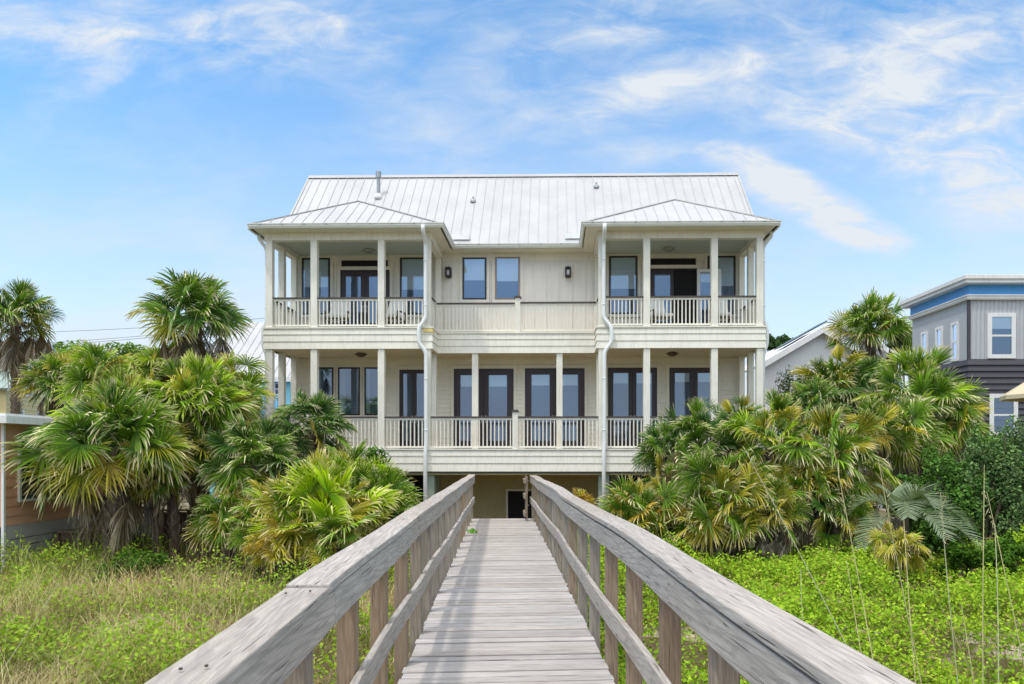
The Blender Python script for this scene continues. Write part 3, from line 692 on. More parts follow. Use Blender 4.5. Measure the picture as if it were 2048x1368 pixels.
def palm(name, u, v, Y, rpx, label, group, seed, mix, n=26, nd=8, trunk=.15, segs=30, skirt='dry', low=-42, top=88, lean=(0, 0), cat='palm', droop=.55, size=1.0, spread=2.2, yel=.2, boots=True):
    r = np.random.default_rng(seed); c = W(u, v, Y); Rt = rpx/F*Y
    bx, by = c[0]+lean[0], c[1]+lean[1]; bz = float(gz(bx, by))-.1
    o = empty(name, (bx, by, bz), 0, label, cat, group)
    off = np.array((bx, by, bz)); C0 = c-off
    # trunk with criss-cross leaf bases
    mb = MB(); m = 10; pts = [np.array((0, 0, 0))*(1-t)+C0*t+np.array((math.sin(t*3)*.03, 0, 0)) for t in np.linspace(0, 1, m)]
    mb.tube(pts, [trunk*(1.12-.22*t) for t in np.linspace(0, 1, m)], 10, (.62, .6, .58, 1))
    if boots and C0[2] > .3:
        nb = int(C0[2]/.045); 
        for i in range(nb):
            t = i/nb; zc = t*C0[2]; a = i*2.399+r.normal(0, .12); p = C0*t+np.array((math.sin(t*3)*.03, 0, 0)); d = np.array((math.cos(a), math.sin(a), 0)); sd = np.array((-d[1], d[0], 0))
            h = .24*r.uniform(.7, 1.15); w = trunk*.42; tr = trunk*(1.1-.2*t); sh = r.uniform(.55, 1.25)
            q0 = p+d*tr*.92; q1 = p+d*(tr+.03)+UP*h*.5+sd*r.normal(0, .02); q2 = p+d*(tr+.085*r.uniform(.5, 1.3))+UP*h+sd*r.normal(0, .04)
            V = [q0-sd*w, q0+sd*w, q1+sd*w*.55, q1-sd*w*.55, q2+sd*w*.3, q2-sd*w*.3, q1-d*.03, q2-d*.03]
            mb.add(V, [(0, 1, 2, 3), (3, 2, 4, 5), (0, 3, 6), (2, 1, 6), (4, 2, 6, 7), (3, 5, 7, 6), (5, 4, 7)], (sh, sh*.95, sh*.9, 1))
    mb.build('trunk', M['bark'], o)
    g_ = NP(); d_ = NP()
    Rb = Rt*(.50 if rpx > 75 else .58)*size; Lp = Rt*.60; n = int(n*1.6); segs = int(segs*1.5)
    def frond(dst, az, el, R, L, cols, spread, droop, arch, bend, grav, pw=.013):
        d = np.array((math.cos(az)*math.cos(el), math.sin(az)*math.cos(el), math.sin(el)))
        t = np.linspace(0, 1, 6)[:, None]; pts = C0+r.normal(0, trunk*.3, 3)*(1, 1, .6)+d*L*t-UP*(grav*L*t*t)
        T = pts[-1]-pts[-2]; T /= np.linalg.norm(T)
        h = np.array((math.cos(az), math.sin(az), 0)); 
        ax = np.cross(T, UP); ax = ax/(np.linalg.norm(ax)+1e-6)
        B = T*math.cos(bend)+np.cross(-ax, T)*-math.sin(bend)*-1
        B = T*math.cos(bend)-nrmz(UP-T*T[2])*math.sin(bend)
        N = UP-B*B[2]; N = N/(np.linalg.norm(N)+1e-6)
        if abs(B[2]) > .93: N = -h*np.sign(B[2])*1.0+.05*UP; N = N-B*np.dot(N, B); N /= np.linalg.norm(N)
        S = np.cross(B, N); ro = r.normal(0, .85); N = N*math.cos(ro)+S*math.sin(ro)
        strip_tube(dst, pts, np.linspace(pw*1.6, pw*.8, 6), np.tile(np.asarray(cols[1])*.9, (6, 1)))
        fan_leaf(dst, r, pts[-1], B, N, R, spread, segs, arch, droop, cols)
    keys, wts = list(mix.keys()), np.array(list(mix.values()), float); wts /= wts.sum()
    for i in range(n):
        t = (i+.5)/n; el = R_(top+(low-top)*t**.80); az = i*2.399963+r.normal(0, .25)
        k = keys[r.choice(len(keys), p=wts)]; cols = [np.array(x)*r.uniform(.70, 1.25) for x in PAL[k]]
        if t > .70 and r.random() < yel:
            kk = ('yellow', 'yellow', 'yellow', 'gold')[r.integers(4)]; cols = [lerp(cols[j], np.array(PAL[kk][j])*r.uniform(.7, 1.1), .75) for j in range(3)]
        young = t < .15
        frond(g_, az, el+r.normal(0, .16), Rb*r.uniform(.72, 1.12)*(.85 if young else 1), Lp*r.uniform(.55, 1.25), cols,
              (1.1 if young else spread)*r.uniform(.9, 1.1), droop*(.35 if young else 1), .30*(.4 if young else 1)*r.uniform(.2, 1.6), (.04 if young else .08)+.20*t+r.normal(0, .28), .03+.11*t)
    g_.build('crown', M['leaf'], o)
    for i in range(nd):
        az = r.uniform(0, 6.283); el = R_(r.uniform(-68, 4 if low >= 0 and cat == 'palm' else -28)); cols = [np.array(x)*r.uniform(.7, 1.2) for x in PAL[skirt if r.random() < .7 else ('grey' if skirt == 'dry' else 'dry')]]
        frond(d_, az, el, Rb*r.uniform(.75, 1.05), Lp*r.uniform(.6, 1.0), cols, r.uniform(.45, 1.0), 1.1, .5, .75, .5, .011)
    if nd: d_.build('dead_fronds', M['dry'], o)
    return o

gl, gr = 'palms left of the boardwalk', 'palms right of the boardwalk'
# left side
palm('cabbage_palm', 30, 642, 26, 84, 'tall palm with a long bare trunk at the far left edge above the orange house', gl, 11, {'green': 3, 'dark': 2}, 26, 34, .15, low=5, droop=.5)
palm('cabbage_palm', 392, 650, 19.6, 112, 'tallest round-headed palm just left of the house, brown skirt of dead fronds', gl, 12, {'green': 3, 'dark': 3, 'bright': 1}, 30, 46, .17, low=8, segs=30)
palm('cabbage_palm', 115, 775, 23, 72, 'small palm with grey dead skirt in front of the yellow house', gl, 13, {'green': 2, 'dark': 2, 'yellow': 1}, 20, 26, .14, skirt='grey', low=0)
palm('cabbage_palm', 205, 752, 20.5, 74, 'light green palm behind the others, beside the grey-skirted palm', gl, 14, {'bright': 2, 'green': 2, 'yellow': 1}, 22, 4, .13)
palm('cabbage_palm', 300, 782, 19, 80, 'pale yellow-green palm directly in front of the tallest palm', gl, 15, {'bright': 3, 'yellow': 1, 'green': 1}, 24, 3, .13)
palm('cabbage_palm', 226, 912, 13.9, 146, 'broad low palm with thick criss-cross trunk beside the orange house', gl, 16, {'green': 4, 'dark': 1, 'bright': 1}, 38, 9, .19, segs=36, low=-14, yel=.8)
palm('cabbage_palm', 262, 842, 15.0, 118, 'yellow-topped palm behind the broad low palm', gl, 17, {'bright': 3, 'yellow': 1, 'green': 1}, 26, 5, .17, segs=34, yel=.2)
palm('cabbage_palm', 398, 826, 15.6, 125, 'big palm with dark trunk in the middle of the left cluster', gl, 18, {'green': 3, 'bright': 2, 'yellow': .6}, 34, 14, .18, segs=34, low=-14, yel=.6)
palm('cabbage_palm', 515, 935, 14.8, 112, 'dark green drooping palm against the brown fence end', gl, 19, {'dark': 3, 'green': 3}, 30, 14, .17, segs=34, low=-44, skirt='dry', yel=.4)
palm('cabbage_palm', 622, 862, 17.6, 100, 'stiff blue-green palm in front of the left porch column', gl, 20, {'dark': 4, 'green': 2}, 26, 4, .14, segs=34, low=-40, droop=.35)
palm('cabbage_palm', 482, 846, 18, 66, 'mid green palm between the tallest palm and the house corner', gl, 21, {'green': 3, 'bright': 1}, 24, 3, .14)
palm('saw_palmetto', 640, 1075, 13.2, 172, 'bright yellow-green palmetto clump nearest the left handrail', gl, 22, {'lime': 5, 'yellow': 1, 'green': 1}, 34, 7, .10, segs=32, low=12, cat='palmetto', droop=.4, yel=.5, size=.85)
palm('saw_palmetto', 755, 1040, 14.4, 130, 'palmetto with pale curled tips beside the left downspout', gl, 23, {'green': 2, 'lime': 3}, 26, 5, .09, low=10, cat='palmetto', droop=.7, size=.85)
palm('saw_palmetto', 690, 985, 15.4, 112, 'upright palmetto behind the bright clump, below the porch railing', gl, 24, {'lime': 4, 'green': 2, 'yellow': 1}, 24, 4, .09, low=12, cat='palmetto', size=.85)
palm('saw_palmetto', 565, 1040, 13.6, 108, 'palmetto with orange-brown fans at its left, beside the dark drooping palm', gl, 25, {'green': 2, 'yellow': 1.5, 'bright': 2}, 22, 8, .09, low=5, cat='palmetto', yel=.8, size=.85)
palm('saw_palmetto', 560, 1095, 12.2, 66, 'small golden palmetto low in the grass', gl, 26, {'gold': 1, 'yellow': 3, 'bright': 1}, 15, 4, .06, low=-20, cat='palmetto', segs=24, skirt='grey')
# right side
palm('cabbage_palm', 1400, 896, 17.6, 110, 'dark green bushy palm in front of the right end of the lower porch', gr, 31, {'dark': 4, 'green': 3}, 32, 8, .16, segs=34, low=-48, droop=.45)
palm('cabbage_palm', 1545, 895, 16.0, 112, 'palm with large golden-tipped fans at the house corner', gr, 32, {'green': 3, 'bright': 1, 'yellow': 1.2}, 28, 8, .16, segs=38, low=-45, yel=.6)
palm('saw_palmetto', 1450, 1010, 15.0, 120, 'palmetto with wide open fans nearest the middle of the right cluster', gr, 33, {'green': 4, 'yellow': 1}, 24, 12, .12, segs=38, low=-25, cat='palmetto', yel=.6, skirt='grey')
palm('cabbage_palm', 1655, 930, 15.6, 118, 'full olive palm at the right edge of the big fan cluster', gr, 34, {'green': 3, 'yellow': 1, 'bright': 1}, 30, 8, .16, segs=38, low=-48, yel=.5, skirt='grey')
palm('saw_palmetto', 1545, 1030, 14.4, 78, 'low palmetto with a skirt of white dead fronds on the ground cover', gr, 35, {'green': 2, 'yellow': 1.5}, 20, 26, .10, segs=30, low=-12, cat='palmetto', skirt='grey', yel=.8)
palm('saw_palmetto', 1672, 1030, 14.8, 80, 'low palmetto with orange-brown fans and grey dead leaves', gr, 36, {'dark': 2, 'yellow': 1, 'green': 2}, 20, 12, .10, segs=30, low=-40, cat='palmetto', skirt='grey', yel=.7)
palm('saw_palmetto', 1280, 1060, 15.6, 115, 'palmetto with one golden fan beside the right downspout', gr, 37, {'green': 3, 'gold': .8, 'yellow': 1}, 22, 6, .09, segs=30, low=8, cat='palmetto', yel=.6, size=.85)
palm('saw_palmetto', 1352, 985, 16.4, 88, 'half-dry palmetto with tan stalks between the downspout and the wide fans', gr, 38, {'green': 2, 'yellow': 1, 'dry': 1}, 20, 12, .10, segs=30, low=-40, cat='palmetto')
palm('saw_palmetto', 1160, 1010, 18.2, 36, 'small yellow palmetto showing over the right handrail', gr, 39, {'gold': 2, 'yellow': 2}, 9, 3, .05, segs=18, low=10, cat='palmetto')
palm('cabbage_palm', 1742, 672, 30, 84, 'distant round palm beside the white gabled house', gr, 40, {'green': 3, 'yellow': .8}, 30, 36, .2, low=5, segs=28)
palm('cabbage_palm', 1712, 780, 21.5, 88, 'dark palm standing below the distant round palm', gr, 41, {'dark': 3, 'green': 2}, 30, 8, .16, segs=32, low=-48)
palm('cabbage_palm', 1840, 808, 19, 118, 'large glossy palm in front of the grey and blue house', gr, 42, {'green': 4, 'bright': 1.5}, 32, 10, .18, segs=38, low=-50)
palm('cabbage_palm', 1800, 880, 17.8, 92, 'shorter palm with brown dead skirt under the large glossy palm', gr, 43, {'green': 3, 'yellow': 1}, 24, 22, .15, segs=32, low=-20, skirt='grey')
palm('cabbage_palm', 1622, 822, 20, 70, 'fine-leaved palm just right of the house corner downspout', gr, 44, {'dark': 2, 'green': 2, 'yellow': 1}, 24, 6, .13)
palm('saw_palmetto', 1795, 1098, 12.6, 56, 'low drooping yellow-striped palmetto on the green ground cover', gr, 45, {'yellow': 2, 'bright': 1}, 14, 2, .06, segs=24, low=-35, cat='palmetto', droop=.9)

FILL = [(465, 778, 17.8, 88, 'bright', 'light fan palm left of the turquoise cottage, right of the tallest palm trunk'), (340, 735, 19.6, 72, 'bright', 'bright palm directly below the left edge of the tallest palm skirt'), (462, 885, 15.9, 78, 'green', 'green palm wedged between the big dark-trunked palm and the drooping palm'), (305, 960, 14.6, 62, 'green', 'young green palm right of the broad low palm trunk'),
        (455, 1035, 13.9, 72, 'green', 'palmetto at the foot of the dark drooping palm, right of the fence'), (345, 905, 14.9, 84, 'green', 'young palm filling the gap between the two big left palms'),
        (520, 1060, 13.0, 60, 'yellow', 'low yellowed palmetto in front of the dark drooping palm'), (665, 1085, 12.4, 62, 'bright', 'lowest bright palmetto touching the left handrail'), (700, 1030, 13.6, 70, 'green', 'green palmetto between the bright clump and the left handrail')]
for i, (u, v, Y, rp, k, lab) in enumerate(FILL):
    palm('saw_palmetto', u, v, Y, rp, lab, gl, 200+i, {k: 3, 'green': 2, 'yellow': 1}, 20, 6, .09, segs=26, low=-35, cat='palmetto', yel=.5, skirt='dry')
FILLR = [(1668, 768, 21.2, 74, 'dark', 'dark fan palm in front of the white gabled house'), (1398, 1050, 15.0, 66, 'green', 'olive palmetto behind the handrail, left of the wide open fans'), (1250, 1055, 15.6, 54, 'green', 'short green palmetto against the pile under the right downspout'), (1610, 985, 14.9, 74, 'yellow', 'yellow-tipped palmetto below the full olive palm'),
         (1478, 850, 17.4, 62, 'dark', 'upright blue-green palm between the dark bushy palm and the golden-tipped palm'), (1745, 860, 17.2, 80, 'green', 'palm between the golden-tipped palm and the large glossy palm'), (1905, 850, 18.4, 70, 'green', 'palm at the right shoulder of the large glossy palm'), (1330, 905, 17.2, 62, 'dark', 'dark palmetto leaning over the right end of the lower railing')]
for i, (u, v, Y, rp, k, lab) in enumerate(FILLR):
    palm('saw_palmetto', u, v, Y, rp, lab, gr, 230+i, {k: 3, 'green': 2, 'yellow': 1}, 22, 8, .09, segs=28, low=-38, cat='palmetto', yel=.5, skirt='grey')
# pindo palm: feather fronds
def pindo(u, v, Y, label):
    r = np.random.default_rng(77); c = W(u, v, Y); bz = float(gz(c[0], c[1])); o = empty('pindo_palm', (c[0], c[1], bz), 0, label, 'palm', gr)
    C0 = c-np.array((c[0], c[1], bz)); mb = MB(); mb.tube([(0, 0, -.1), (0, 0, C0[2])], [.2, .16], 9, (.6, .6, .6, 1)); mb.build('trunk', M['bark'], o)
    P = NP(); L = 1.6
    specs = [(-.35, 40, 1), (.35, 62, 1.05), (-1.0, 66, 1), (-1.9, 55, .9), (2.6, 50, .9), (-.15, 8, .9), (-.75, 22, .95), (1.6, 70, .9), (-2.6, 20, .8), (-1.4, 35, .9)]
    for az, el, sc in specs:
        el = R_(el); d = np.array((math.cos(az)*math.cos(el), math.sin(az)*math.cos(el), math.sin(el))); t = np.linspace(0, 1, 40)[:, None]
        pts = C0+d*L*sc*t-UP*(.75*L*sc*t**2.2)
        T = nrmz(np.gradient(pts, axis=0)); S = nrmz(np.cross(T, UP)); N = np.cross(S, T)
        strip_tube(P, pts, np.linspace(.016, .004, 40), np.tile((.30, .32, .16), (40, 1)))
        for sd in (-1, 1):
            i0 = np.arange(5, 40); m = len(i0); ln = .52*sc*np.sin(np.linspace(.5, 2.75, m))*r.normal(1, .05, m)
            dirs = nrmz(S[i0]*sd*.72+T[i0]*.62+N[i0]*.42+r.normal(0, .05, (m, 3)))
            wv = nrmz(np.cross(dirs, N[i0]))*.013
            st = []
            for q, w in ((0, .7), (.35, 1), (.7, .8), (1, .12)):
                p = pts[i0]+dirs*(ln*q)[:, None]; p[:, 2] -= .16*ln*q*q; st.append(np.stack([p-wv*w, p+wv*w], 1))
            V = np.stack(st, 1).reshape(-1, 3); k = np.arange(m)[:, None]*8+np.arange(3)[None, :]*2
            Q = np.stack([k, k+1, k+3, k+2], -1).reshape(-1, 4)
            cc = np.array((.26, .32, .20))*r.normal(1, .1, m)[:, None]; P.add(V, Q, np.repeat(cc, 8, 0))
    P.build('crown', M['leaf'], o)
pindo(1800, 1035, 13.7, 'grey-green feather-leaved palm at the right end of the palm cluster')

# ------------------------------------------------------------------ leafy trees and shrubs
def leaf_cloud(P, r, centres, radii, n, size, ca, cb, shade=.45):
    w = np.array([q[0]*q[1]*q[2] for q in radii])**.66; w /= w.sum(); k = r.choice(len(centres), n, p=w)
    d = nrmz(r.normal(0, 1, (n, 3))); rad = r.uniform(.55, 1.04, n)**.6
    cen = np.array(centres)[k]; rd = np.array(radii)[k]; p = cen+d*rad[:, None]*rd
    nn = nrmz(d+r.normal(0, .7, (n, 3))+UP*.4); a = nrmz(np.cross(nn, r.normal(0, 1, (n, 3)))); b_ = np.cross(nn, a)
    s = size*r.uniform(.6, 1.3, n)[:, None]
    V = np.stack([p-a*s, p+b_*s*.5, p+a*s, p-b_*s*.5], 1).reshape(-1, 3)
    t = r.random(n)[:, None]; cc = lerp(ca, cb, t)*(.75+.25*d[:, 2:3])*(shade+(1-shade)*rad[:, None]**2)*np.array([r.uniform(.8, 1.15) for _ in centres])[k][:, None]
    P.add(V, np.arange(n*4).reshape(-1, 4), np.repeat(cc, 4, 0))
def shrub(name, base, blobs, n, size, ca, cb, label, cat, group, seed, stem=True, kind=None):
    r = np.random.default_rng(seed); b0 = np.array(base); o = empty(name, tuple(b0), 0, label, cat, group)
    mb = MB()
    for c, q in blobs:
        e = np.array(c)
        mb.tube([np.array((0, 0, -.2)), e*.45+r.normal(0, .04, 3), e], [.05*max(1, b0[2]*0+q[2]*.9), .035*max(1, q[2]*.9), .012], 6, (.8, .75, .7, 1))
        for _ in range(4):
            d = r.normal(0, 1, 3); d /= np.linalg.norm(d); mb.tube([e*.7, e+d*np.array(q)*.75], [.02*max(1, q[2]*.6), .005], 5, (.8, .75, .7, 1))
    mb.build('trunk' if cat == 'tree' else 'stems', M['bark'], o)
    P = NP(); r2 = []
    C2, R2 = [], []
    for c, q in blobs:
        for _ in range(9):
            d = r.normal(0, 1, 3); d /= np.linalg.norm(d); C2.append(np.array(c)+d*np.array(q)*.62*r.uniform(.6, 1.1)); R2.append(np.array(q)*r.uniform(.30, .48))
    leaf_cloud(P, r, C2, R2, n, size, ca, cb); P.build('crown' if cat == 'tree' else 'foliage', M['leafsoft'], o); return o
gt_ = 'trees on the skyline behind the houses'
def tree_at(u, vtop, Y, rpx, label, ca, cb, seed, n=5000, size=.16, name='broadleaf_tree'):
    c = W(u, vtop, Y); Rr = rpx/F*Y; b = (c[0], Y, float(gz(c[0], Y))); h = c[2]-b[2]; r = np.random.default_rng(seed)
    blobs = [((r.normal(0, Rr*.5), r.normal(0, Rr*.4), h-Rr*.62+r.normal(0, Rr*.12)), (Rr*r.uniform(.45, .65), Rr*.6, Rr*r.uniform(.45, .6))) for _ in range(5)]
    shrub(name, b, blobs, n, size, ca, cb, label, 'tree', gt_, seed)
tree_at(128, 686, 52, 80, 'rounded green tree on the skyline, first to the right of the tall left palm', (.17, .33, .04), (.34, .50, .07), 61)
tree_at(205, 688, 50, 80, 'bright green tree on the skyline between the two tall left palms', (.18, .36, .04), (.38, .55, .08), 62)
tree_at(258, 681, 55, 76, 'tallest skyline tree, close to the left side of the tallest palm', (.15, .31, .04), (.31, .48, .07), 63)
tree_at(325, 700, 58, 60, 'skyline tree directly behind the tallest palm', (.15, .30, .04), (.29, .45, .07), 66)
tree_at(70, 720, 60, 50, 'lower skyline tree behind the yellow house', (.14, .27, .04), (.26, .40, .07), 67)
tree_at(1552, 668, 55, 34, 'small pine-like tree on the skyline at the right corner of the house', (.06, .14, .04), (.12, .22, .06), 64, 4000)
tree_at(1822, 645, 44, 46, 'dark tree behind the distant round palm beside the grey and blue house', (.05, .09, .03), (.11, .16, .05), 65, 5000)
def shrub_at(u, vtop, Y, rpx, hpx, label, ca, cb, seed, n, size, name='leafy_shrub', group='shrubs along the boardwalk'):
    c = W(u, vtop, Y); a = rpx/F*Y; hh = hpx/F*Y; zb = float(gz(c[0], Y)); b = (c[0], Y, zb); r = np.random.default_rng(seed); h = c[2]-zb
    blobs = [((r.uniform(-.6, .6)*a, r.uniform(-.4, .4)*a, h-hh*r.uniform(.35, .9)), (a*r.uniform(.4, .55), a*.5, hh*r.uniform(.3, .45))) for _ in range(7)]
    blobs[0] = ((-.15*a, 0, h-hh*.30), (a*.45, a*.45, hh*.32)); blobs[1] = ((.3*a, -.1*a, h-hh*.38), (a*.45, a*.45, hh*.32))
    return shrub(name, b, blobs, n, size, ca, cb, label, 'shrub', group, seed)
DG = ((.070, .21, .030), (.25, .46, .085))
shrub_at(1900, 880, 15.4, 95, 205, 'dark glossy shrub right of the feather palm', *DG, 71, 12000, .042)
shrub_at(2010, 850, 15.8, 115, 240, 'dark shrub at the far right edge below the tan canopy', *DG, 72, 14000, .042)
shrub_at(1968, 836, 15.2, 62, 240, 'light sage-green bush in front of the lower white window', (.16, .30, .10), (.32, .48, .18), 73, 7500, .04)
shrub_at(2042, 826, 15.0, 62, 250, 'sage-green bush half cut off by the right edge', (.16, .30, .10), (.32, .48, .18), 74, 7500, .04)
shrub_at(1835, 935, 15.9, 70, 150, 'mid green shrub directly behind the feather palm', *DG, 82, 7000, .042)
shrub_at(1930, 1085, 12.6, 62, 80, 'bright low shrub in front of the dark shrubs', (.07, .18, .015), (.18, .36, .03), 75, 5000, .035)
shrub_at(2020, 1065, 12.2, 55, 95, 'bright green shrub at the right edge above the ground cover', (.07, .18, .015), (.18, .36, .03), 76, 5000, .035)
shrub_at(265, 1098, 12.8, 75, 60, 'bright green bush at the foot of the broad low palm', (.07, .19, .015), (.17, .34, .03), 77, 4500, .032)
shrub_at(748, 890, 15.9, 50, 90, 'bright green vine-covered bush on top of the left palmettos', (.08, .24, .015), (.20, .42, .03), 78, 3500, .04)
shrub_at(790, 1015, 14.2, 50, 70, 'deep green bush beside the left handrail below the downspout', (.03, .12, .012), (.09, .26, .02), 79, 3800, .035)
shrub_at(1585, 716, 24, 60, 170, 'thin grey-green bush at the right corner of the house', (.10, .18, .06), (.22, .31, .12), 80, 5000, .045)
shrub_at(1300, 1075, 15, 60, 70, 'mixed green bush at the foot of the right palmettos', (.05, .13, .015), (.14, .26, .03), 81, 3000, .035)

# ------------------------------------------------------------------ neighbouring houses
M['orange'] = paint('orange_siding_paint', (.66, .36, .22), .7, .10)
M['greyskirt'] = paint('grey_skirt_boards', (.50, .47, .44), .7, .2)
M['gap'] = plain('dark_gap', (.03, .028, .025), .9)
M['fascia'] = paint('white_fascia', (.78, .78, .77), .5, .12)
M['yellow'] = paint('yellow_siding', (.62, .52, .27), .7, .08)
M['greenroof'] = plain('green_grey_roof', (.30, .38, .34), .6)
M['greymetal'] = paint('grey_corrugated', (.44, .455, .48), .5, .08)
M['charcoal'] = plain('charcoal_siding', (.055, .050, .062), .6)
M['blue'] = paint('blue_fascia', (.08, .34, .74), .5, .06)
M['bluegrey'] = paint('blue_soffit_wall', (.10, .26, .46), .5, .06)
M['turq'] = paint('turquoise_siding', (.25, .60, .66), .6, .06)
M['palewall'] = paint('white_house_wall', (.70, .71, .71), .6, .06)
M['solar'] = plain('solar_panel', (.02, .022, .028), .25)
M['tan'] = paint('tan_canvas', (.60, .50, .33), .8, .1)
M['shutter'] = plain('pale_shutter', (.48, .52, .52), .6)
def side_window(par, X, y0, y1, z0, z1, outx, frame_m, fw=.07, sash=True, blind=0):
    """window on a wall whose plane is x = X, facing the side outx"""
    s = outx; mb = MB()
    def bx(m, a0, a1, yy0, yy1, zz0, zz1): m.box(min(X+s*a0, X+s*a1), max(X+s*a0, X+s*a1), yy0, yy1, zz0, zz1)
    bx(mb, .002, .05, y0, y0+fw, z0, z1); bx(mb, .002, .05, y1-fw, y1, z0, z1); bx(mb, .002, .05, y0+fw, y1-fw, z1-fw, z1); bx(mb, .002, .05, y0+fw, y1-fw, z0, z0+fw)
    if sash: bx(mb, .004, .04, y0+fw, y1-fw, (z0+z1)/2-.03, (z0+z1)/2+.03)
    o = mb.build('window', frame_m, par)
    mb = MB(); bx(mb, .002, .006, y0+fw, y1-fw, z0+fw, z1-fw); mb.build('backing', M['room'], o)
    if blind: mb = MB(); bx(mb, .009, .012, y0+fw, y1-fw, z1-(z1-z0)*blind, z1-fw); mb.build('blind', M['blind'], o)
    mb = MB(); xx = X+s*.018; mb.add([(xx, y0+fw, z0+fw), (xx, y1-fw, z0+fw), (xx, y1-fw, z1-fw), (xx, y0+fw, z1-fw)], [(0, 1, 2, 3)]); mb.build('pane', M['glass'], o); return o
def front_window(par, x0, x1, d, z0, z1, frame_m, fw=.07, sash=True, blind=0):
    mb = MB(); frame(mb, x0, x1, z0, z1, fw, d-.05, d-.002)
    if sash: mb.box(x0+fw, x1-fw, d-.04, d-.004, (z0+z1)/2-.03, (z0+z1)/2+.03)
    o = mb.build('window', frame_m, par); 
    mb = MB(); mb.box(x0+fw, x1-fw, d-.006, d-.002, z0+fw, z1-fw); mb.build('backing', M['room'], o)
    if blind: mb = MB(); mb.box(x0+fw, x1-fw, d-.012, d-.009, z1-(z1-z0)*blind, z1-fw); mb.build('blind', M['blind'], o)
    mb = MB(); mb.add([(x0+fw, d-.018, z0+fw), (x1-fw, d-.018, z0+fw), (x1-fw, d-.018, z1-fw), (x0+fw, d-.018, z1-fw)], [(0, 1, 2, 3)]); mb.build('pane', M['glass'], o); return o
# orange house at the left edge: its long side wall faces the boardwalk
OX = -10.5; oh = empty('orange_house', (OX, 13.3, 0), 0, 'low orange house with flat white roof edge and grey board skirt at the left edge', 'house'); 
def lap_side(x, y0, y1, z0, z1, lap, mat, name, par, out=.014):
    mb = MB(); z = z0; prof = []
    while z < z1-.01: prof += [(out, z), (.002, min(z+lap, z1)-.004), (.002, min(z+lap, z1))]; z += lap
    mb.sweep([(x, y0), (x, y1)], prof); return mb.build(name, mat, par)
yl = 4.2
mb = MB(); mb.box(-6, -.02, .0, yl, .15, 2.2); mb.build('wall', M['orange'], oh)
lap_side(0, 0, yl, .17, 2.18, .19, M['orange'], 'side_wall', oh, .018)
mb = MB(); mb.box(-6, -.06, .04, yl, -1.4, .15); mb.build('skirt_backing', M['gap'], oh)
mb = MB(); mb.box(-.05, .012, 0, yl, -.10, .17); z = -.115
while z > -1.35: mb.box(-.045, .0, 0, yl, z-.135, z); z -= .155
mb.build('skirt_boards', M['greyskirt'], oh)
mb = MB(); mb.box(-6, .32, -.35, yl+.3, 2.17, 2.31, (1, 1, 1, 1)); mb.box(-6, .26, -.3, yl+.2, 2.31, 2.36); mb.build('roof', M['fascia'], oh)
mb = MB(); mb.box(-.03, .022, -.04, .01, -1.3, 2.17); mb.build('corner_board', M['fascia'], oh)
sw = side_window(oh, .01, .32, 2.0, .62, 1.98, 1, M['fascia'], .05, False)
mb = MB()
for k in range(9):
    t0, t1 = k/9, (k+.75)/9; mb.add([(.07+.62*t0, .40, 1.92-.92*t0), (.07+.62*t0, 1.92, 1.92-.92*t0), (.07+.62*t1+.02, 1.92, 1.92-.92*t1-.01), (.07+.62*t1+.02, .40, 1.92-.92*t1-.01)], [(0, 1, 2, 3)])
for yy in (.38, 1.12, 1.88): mb.tube([(.06, yy, 1.93), (.70, yy, .99)], .022, 4)
mb.build('awning_shutter', M['shutter'], sw)
# timber fence behind the left palms
def fence(name, p0, p1, z0, z1, label, step=.16, rails=True):
    p0, p1 = np.array(p0, float), np.array(p1, float); L = np.linalg.norm(p1-p0); ang = math.atan2(p1[1]-p0[1], p1[0]-p0[0]); r = np.random.default_rng(int(abs(p0[0]*100)))
    o = empty(name, (p0[0], p0[1], z0), ang, label, 'fence', 'timber fences left of the boardwalk'); h = z1-z0
    mb = MB(); x = 0
    while x < L-.05: mb.box(x, x+step-.012, 0, .02, .02, h-r.uniform(0, .05), (r.uniform(.75, 1.2), r.random(), r.uniform(0, .3), 1)); x += step
    mb.build('boards', M['fencewood'], o)
    mb = MB(); mb.box(-.02, L, -.03, .045, h+.002, h+.035, (1.5, .4, .3, 1)); mb.box(0, L, -.03, -.002, .12, .2, (.9, .2, .2, 1)); mb.box(0, L, -.03, -.002, h-.16, h-.07, (.9, .7, .2, 1)); mb.build('fence_rail', M['fencewood'], o)
    x = 0
    while x <= L+.01: mb = MB(); mb.box(x-.05, x+.05, -.085, -.031, -.3, h-.002, (1, r.random(), .2, 1)); mb.build('fence_post', M['fencewood'], o); x += L/max(1, round(L/1.1))
a, b_ = W(118, 1065, 14.6), W(182, 1062, 14.6); fence('fence', a[:2], b_[:2], -1.0, a[2], 'short dark wooden gate panel against the orange house', .3)
a, b_ = W(245, 1046, 16), W(300, 1046, 16); fence('fence', a[:2], b_[:2], -1.1, a[2], 'dark fence panel with a tan top rail behind the broad palm trunk')
a, b_ = W(304, 1022, 15.9), W(545, 1030, 15.9); fence('fence', a[:2], b_[:2], -1.1, a[2], 'dark slatted fence section between the two palm trunks', .09)
